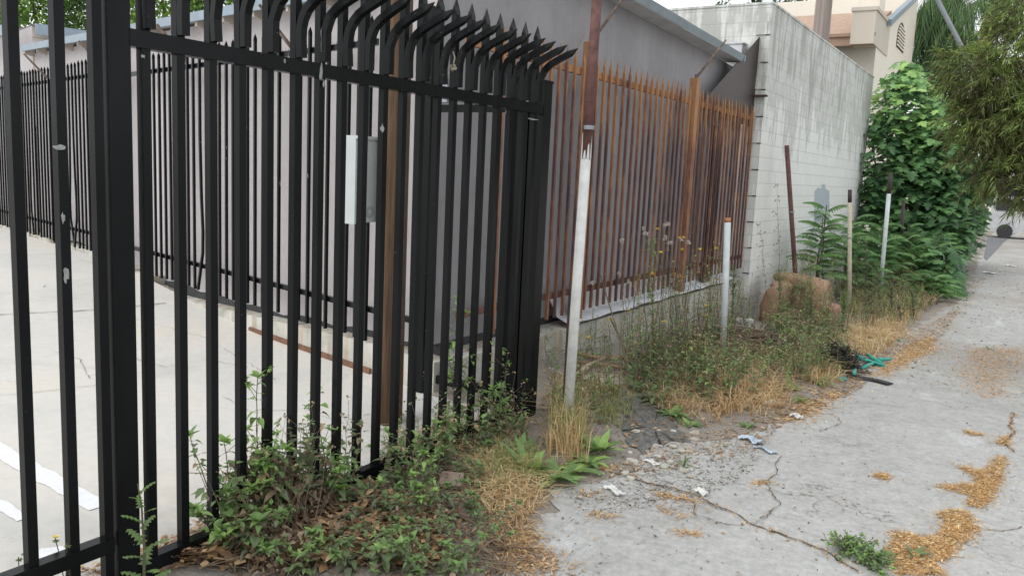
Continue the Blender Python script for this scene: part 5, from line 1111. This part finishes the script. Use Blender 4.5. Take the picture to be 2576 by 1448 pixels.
def weedmass(zones):
    m, ms = MB(), MB()
    for poly, n, h, hue, wd in zones:
        W = [at_g(*p) for p in poly]; W = [(p.x, p.y) for p in W]; x0, x1 = min(p[0] for p in W), max(p[0] for p in W); y0, y1 = min(p[1] for p in W), max(p[1] for p in W); k = 0
        while k < n:
            x, y = U(x0, x1), U(y0, y1)
            if not inpoly(x, y, W): continue
            k += 1; b = Vector((x, y, gz(x, y)-.01)); hh = h*U(.35, 1.25); T = b+Vector((U(-.16, .16)*h, U(-.16, .16)*h, hh)); pts = curve(b, T, 6, (U(-.04, .04), 0, 0), .008); hu = hue+U(-.25, .25); L_ = U(.035, .085)
            ms.tube(pts, [.0035, .003, .003, .0025, .002, .0015, .001], 4, 0, .5, False)
            for j in range(int(34*hh+14)):
                f = U(.1, 1)**.8; p = b.lerp(T, f); a = U(0, 6.28); l = L_*U(.5, 1.2)*(1.15-.5*f); leaf(m, p+rdir()*.02, Vector((math.cos(a), math.sin(a), U(-.1, 1.1))), Vector((0, 0, 1)), l, l*wd*U(.7, 1.3), 1 if U(0, 1) < .12 else 0, min(1, max(0, hu*(.6+.5*f)+U(-.18, .18))), .2, .3)
            for j in range(3):
                p = b.lerp(T, U(.5, 1)); e = p+Vector((U(-.1, .1), U(-.1, .1), U(.03, .15))); ms.tube([p, e], .001, 3, cap=False)
                for q in range(3): leaf2(m, e+rdir()*.015, rdir(), rdir(), .02, .012, 1 if U(0, 1) < .6 else 0, U(.4, 1))
    tag(m.build('verge_weeds', [MV['weed'], MV['dry']]), 'ragged mixed green weeds crowding the verge', None, None, 'stuff'); tag(ms.build('weed_stalks', MV['dstem']), 'thin brownish stalks of the verge weeds', None, None, 'stuff')
weedmass([([(1480, 960), (1700, 880), (1830, 870), (1900, 930), (1700, 1000), (1500, 1030)], 85, .42, .62, .32), ([(1560, 930), (1830, 850), (1850, 900), (1640, 980)], 60, .85, .62, .24), ([(1640, 960), (1900, 930), (1960, 1010), (1760, 1040)], 70, .32, .7, .42),
    ([(1905, 850), (2110, 835), (2130, 950), (1960, 1000)], 110, .45, .75, .32), ([(1930, 850), (2080, 842), (2080, 880), (1940, 890)], 60, .85, .75, .24), ([(2100, 770), (2300, 735), (2330, 780), (2200, 850), (2110, 850)], 90, .55, .55, .3), ([(2150, 720), (2380, 730), (2340, 790), (2200, 810)], 70, .5, .5, .3),
    ([(560, 1340), (700, 1300), (860, 1230), (900, 1260), (700, 1380), (580, 1420)], 26, .42, .3, .5), ([(860, 1240), (1060, 1150), (1300, 1060), (1320, 1090), (1080, 1230), (900, 1300)], 26, .34, .5, .45), ([(1370, 1000), (1480, 990), (1560, 1060), (1400, 1130)], 30, .28, .65, .3), ([(980, 1090), (1320, 1050), (1340, 1130), (1000, 1170)], 34, .24, .5, .4), ([(1370, 920), (1500, 900), (1560, 940), (1380, 980)], 14, .3, .6, .25), ([(1840, 760), (1900, 800), (1900, 860), (1840, 850)], 14, .5, .55, .2)])
def flakes(m, poly, n, size, tr=(0, 1), asp=.35, zf=None, mi=0, lift=.008, rag=0.):
    W = [at_g(*p) for p in poly]; W = [(p.x, p.y) for p in W]; x0, x1 = min(p[0] for p in W), max(p[0] for p in W); y0, y1 = min(p[1] for p in W), max(p[1] for p in W); k = 0
    while k < n:
        x, y = U(x0, x1), U(y0, y1)
        if not inpoly(x, y, W): continue
        if rag:
            if hn(x*9, y*9)+.6*hn(x*23+1, y*21) < U(-1.5, .1) and U(0, 1) < .75: k += 1; continue
            q_ = rnd.expovariate(1/rag); a_ = U(0, 6.28); x += q_*math.cos(a_); y += q_*math.sin(a_)
        k += 1; z = max(gz(x, y), fY(y)+.004 if x > XL(y)-.05 else -9)+lift*U(.3, 1.5); a = U(0, 6.28); l = size*U(.4, 1.4); d = Vector((math.cos(a), math.sin(a), U(-.3, .35))); leaf2(m, Vector((x, y, z)), d, Vector((U(-.4, .4), U(-.4, .4), 1)), l, l*asp*U(.6, 1.4), mi, U(*tr), 0)
m = MB()
flakes(m, [(430, 1448), (560, 1330), (900, 1180), (1250, 1060), (1340, 1160), (1330, 1300), (1260, 1448)], 5200, .034, (0, .95)); flakes(m, [(430, 1448), (600, 1300), (860, 1210), (1100, 1300), (1100, 1448)], 4200, .05, (0, .9), .6, lift=.04)
flakes(m, [(1350, 1000), (1600, 900), (1900, 850), (2130, 830), (2200, 900), (2000, 1060), (1700, 1080), (1560, 1160), (1350, 1200)], 5200, .04, (.1, 1)); flakes(m, [(1260, 1340), (1340, 1340), (1420, 1448), (1270, 1448)], 1300, .025, (.4, 1), rag=.06); flakes(m, [(1900, 1080), (2120, 960), (2250, 850), (2420, 770), (2360, 860), (2240, 900), (2120, 1010), (1960, 1080)], 2600, .04, (.3, 1)); flakes(m, [(2440, 700), (2360, 780), (2420, 800), (2480, 700)], 500, .06, (.3, 1))
flakes(m, [(1460, 1200), (1560, 1170), (1700, 1100), (1960, 1070), (1900, 1140), (1700, 1180), (1560, 1220)], 700, .03, (.2, 1)); flakes(m, [(1340, 1300), (1600, 1180), (1900, 1150), (2200, 1200), (2300, 1448), (1340, 1448)], 240, .022, (0, .8))
flakes(m, [(2150, 900), (2576, 800), (2576, 1300), (2000, 1300), (1960, 1080)], 160, .025, (0, .8)); flakes(m, [(0, 600), (230, 640), (900, 960), (900, 1100), (0, 1350)], 120, .035, (0, .7)); flakes(m, [(330, 742), (430, 742), (430, 756), (330, 756)], 160, .05, (.2, .8)); flakes(m, [(180, 1448), (400, 1380), (540, 1300), (440, 1448)], 1200, .035, (.2, 1), lift=.06)
tag(m.build('leaf_litter', MV['litter']), 'brown fallen leaf and chip litter over verge and pavement', None, None, 'stuff')
m = MB(); base = MB()
NP = [[(870, 1175), (950, 1200), (1050, 1230), (1140, 1210), (1190, 1150), (1140, 1080), (1220, 1055), (1330, 1070), (1350, 1150), (1400, 1170), (1330, 1240), (1250, 1260), (1220, 1340), (1120, 1380), (1190, 1448), (900, 1448), (830, 1310), (880, 1240)], [(1215, 770), (1350, 820), (1440, 820), (1490, 740), (1545, 740), (1520, 880), (1470, 980), (1400, 1050), (1320, 1030), (1340, 975), (1200, 940), (1130, 920), (1370, 900), (1350, 850)], [(760, 860), (800, 840), (855, 850), (830, 885)], [(1290, 585), (1340, 590), (1420, 610), (1340, 612)], [(1480, 655), (1530, 620), (1570, 620), (1570, 670), (1500, 670)]]
for i, P in enumerate(NP):
    pts = [at_g(*Q3(*p)) for p in P]; q = []
    for a, b in zip(pts, pts[1:]+pts[:1]):
        for j in range(6): p = a.lerp(b, j/6); q.append(Vector((p.x+U(-.012, .012), p.y+U(-.012, .012), fY(p.y)+.0125)))
    pass
    flakes(m, [Q3(*p) for p in P], [9500, 7000, 420, 420, 520][i], .021, (.05, 1), .20, rag=.018)
    flakes(m, [(Q3(*p)[0]+U(-14, 14), Q3(*p)[1]+U(-7, 7)) for p in P], [900, 800, 90, 90, 120][i], .02, (.1, 1), .2, rag=.06)
flakes(m, [Q3(*p) for p in [(1350, 90), (1657, 90), (1657, 190), (1560, 200), (1540, 380), (1400, 390), (1300, 250)]], 7500, .03, (.1, .9), .2, rag=.16); flakes(m, [Q3(*p) for p in [(1000, 60), (1120, 20), (1110, 100), (850, 240), (600, 330), (450, 460), (300, 540), (180, 530), (420, 400), (700, 300)]], 6500, .035, (.2, 1), .25, rag=.08)
for a, b in (((1700, 1250), (1755, 1262)), ((1640, 1240), (1700, 1250)), ((1660, 1280), (1730, 1300)), ((1440, 1235), (1520, 1245)), ((1480, 1290), (1560, 1300)), ((1690, 1330), (1760, 1345)), ((1900, 1215), (1935, 1210)), ((1500, 1180), (1560, 1178))): flakes(m, [a, b, (b[0], b[1]+9), (a[0], a[1]+9)], 150, .022, (.1, .9), .25, rag=.03)
ob = tag(m.build('needle_litter', MV['needle']), 'orange brown needle drifts lying on the concrete', None, None, 'stuff')
m = MB()
flakes(m, [(1290, 1448), (1345, 1310), (1560, 1190), (1960, 1080), (2200, 910), (2330, 810), (2440, 700), (2576, 640), (2900, 700), (2900, 1448)], 9000, .011, (0, 1), .7, lift=.003)
flakes(m, [(1400, 1250), (1560, 1170), (1760, 1120), (1960, 1070), (1900, 1180), (1760, 1260), (1500, 1300)], 2600, .013, (0, 1), .7, lift=.003)
flakes(m, [(2250, 870), (2420, 770), (2480, 640), (2700, 700), (2700, 1000), (2300, 1000)], 1600, .035, (0, .8), .5, lift=.003)
tag(m.build('grit', m_leaf('mixed_grit', [(0, (.05, .045, .04)), (.4, (.17, .15, .13)), (.7, (.30, .27, .23)), (1, (.50, .48, .45))], 0., .9)), 'fine grit and crumbs over the alley concrete', None, None, 'stuff')
# cracks with debris
m = MB(); Zp = lambda x, y: ((2000+x/1.908)*.6708, (1400+y/1.908)*.6708); md = MB()
for P, w in (([Zp(650, 750), Zp(850, 800), Zp(1000, 830), Zp(1200, 900), Zp(1300, 960), Zp(1450, 1010), Zp(1560, 1090), Zp(1717, 1150), Q3(150, 1190), Q3(290, 1240), Q3(430, 1290), Q3(600, 1400), Q3(700, 1448)], .014), ([Q3(205, 740), Q3(170, 800), Q3(185, 850), Q3(110, 890), Q3(150, 960), Q3(200, 1030), Q3(130, 1080), Q3(60, 1130)], .007), ([Zp(1150, 950), Zp(1145, 1020), Zp(1240, 1050), Zp(1330, 1080), Zp(1400, 1095), Zp(1560, 1095)], .006), ([Zp(1000, 830), Zp(900, 870), Zp(820, 850), Zp(700, 760)], .005), ([Q3(1340, 1165), Q3(1450, 1180), Q3(1550, 1190), Q3(1657, 1160)], .007), ([Q3(1600, 480), Q3(1570, 560), Q3(1600, 600), Q3(1540, 660), Q3(1600, 720)], .012), ([Zp(1170, 960), Zp(1050, 960), Zp(940, 990), Zp(860, 930)], .005), ([Zp(1560, 1090), Zp(1660, 1040), Zp(1717, 1000)], .005), ([Zp(300, 900), Zp(420, 930), Zp(560, 900), Zp(700, 960), Zp(900, 990)], .004), ([Q3(430, 590), Q3(500, 570), Q3(560, 540), Q3(540, 500)], .006)):
    pts = [at_g(*p) for p in P]; q = []
    for a, b in zip(pts, pts[1:]):
        n = max(3, int((b-a).length/.03))
        for j in range(n): p = a.lerp(b, j/n); q.append(Vector((p.x+U(-.009, .009), p.y+U(-.009, .009), fY(p.y)+.0125)))
    L2 = []
    for i, p in enumerate(q):
        d = (q[min(i+1, len(q)-1)]-q[max(0, i-1)]); s = Vector((-d.y, d.x, 0)).normalized()*w*U(.3, 1.0)*.5; L2.append((p+s, p-s))
        if w > .009:
            for k in range(5): z = p+Vector((U(-w, w)*1.6, U(-w, w)*1.6, .004)); leaf2(md, z, rdir(), Vector((0, 0, 1)), .02, .005, 0, U(0, .9))
        elif U(0, 1) < .7: leaf2(md, p+Vector((U(-w, w), U(-w, w), .003)), rdir(), Vector((0, 0, 1)), .016, .004, 0, U(0, .9))
    m.add([p for pr in L2 for p in pr], [(2*i, 2*i+1, 2*i+3, 2*i+2) for i in range(len(L2)-1)])
for P, w in (([(-40, 772), (60, 768), (200, 765), (330, 756), (430, 747)], .022), ([(-40, 1000), (120, 985), (240, 972), (330, 968)], .006), ([(330, 900), (420, 925), (520, 905), (640, 930)], .005), ([(120, 880), (200, 905), (230, 960)], .005), ([(560, 1000), (640, 1040), (760, 1030), (880, 1070)], .005), ([(330, 790), (520, 850), (700, 960)], .004)):
    pts = [at_z(x, y, lotz(at_z(x, y).x)) for x, y in P]; q = []
    for a, b in zip(pts, pts[1:]):
        n = max(3, int((b-a).length/.05))
        for j in range(n): p = a.lerp(b, j/n); q.append(Vector((p.x+U(-.012, .012), p.y+U(-.012, .012), lotz(p.x)+.010)))
    L2 = []
    for i, p in enumerate(q):
        d = (q[min(i+1, len(q)-1)]-q[max(0, i-1)]); sd_ = Vector((-d.y, d.x, 0)).normalized()*w*U(.3, 1.0)*.5; L2.append((p+sd_, p-sd_))
    m.add([p for pr in L2 for p in pr], [(2*i, 2*i+1, 2*i+3, 2*i+2) for i in range(len(L2)-1)])
tag(m.build('pavement_cracks', simple('dark_crack_soil', (.07, .055, .04), .95, .4, 40)), 'branching dark cracks in the alley concrete', None, None, 'structure'); tag(md.build('crack_debris', MV['needle']), 'brown debris packed into the pavement cracks', None, None, 'stuff')
# brush pile
m = MB(); c0 = at_g(1880, 905)
for k in range(620):
    a = rnd.gauss(0, .45); b = rnd.gauss(0, .5); p = Vector((c0.x+a*.8, c0.y+.5+b, 0)); p.z = gz(p.x, p.y)+U(0, .22)*math.exp(-a*a-b*b); q = U(-.6, .6)+(0 if U(0, 1) < .6 else 1.4); l = U(.12, .5); d = Vector((math.cos(q), math.sin(q), U(-.15, .2)))
    m.tube([p-d*l*.5, p+Vector((0, 0, U(-.02, .03))), p+d*l*.5], U(.002, .007), 4, 0, .5, False)
tag(m.build('brush_pile', MV['dstem']), 'heap of dry grey brown sticks behind the short bollard', None, None, 'stuff')
m = MB()
for k in range(420):
    x, y = U(470, 1300), U(1180, 1470); p = at_g(x, y)
    if p.x > XL(p.y): continue
    a = U(0, 3.14); l = U(.05, .28); d = Vector((math.cos(a), math.sin(a), U(-.05, .12))); p.z = gz(p.x, p.y)+U(.01, .05); m.tube([p-d*l*.5, p+rdir()*.01, p+d*l*.5], U(.0012, .004), 4, 0, .5, False)
tag(m.build('fallen_twigs', MV['dstem']), 'loose dry twigs lying in the fence side litter', None, None, 'stuff')
#@@LIGHT
w = bpy.data.worlds.new('World'); bpy.context.scene.world = w; w.use_nodes = True
nt = w.node_tree; bg = nt.nodes['Background']
sky = N(nt, 'ShaderNodeTexSky', sky_type='NISHITA'); sky.sun_disc = False
SE, SA = math.radians(46), math.radians(203)
sky.sun_elevation = SE; sky.sun_rotation = SA; sky.air_density = 1.4; sky.dust_density = 2.; sky.ozone_density = 1.
hs = N(nt, 'ShaderNodeHueSaturation'); hs.inputs['Saturation'].default_value = .22; hs.inputs['Value'].default_value = 1.0
L(nt, sky.outputs[0], hs.inputs['Color'])
L(nt, mix(nt, .72, hs.outputs[0], (6.6, 6.8, 7.0)), bg.inputs[0]); bg.inputs[1].default_value = .15
sd = bpy.data.lights.new('sun', 'SUN'); sd.energy = 1.0; sd.angle = math.radians(45); sd.color = (1, .97, .93)
so = bpy.data.objects.new('sun', sd); C.objects.link(so)
dirv = Vector((math.sin(SA)*math.cos(SE), math.cos(SA)*math.cos(SE), math.sin(SE)))
so.rotation_euler = dirv.to_track_quat('Z', 'Y').to_euler()
sc = bpy.context.scene; sc.view_settings.view_transform = 'Standard'; sc.view_settings.look = 'None'; sc.view_settings.exposure = .44; sc.view_settings.gamma = 1
sc.cycles.max_bounces = 6; sc.cycles.transparent_max_bounces = 8
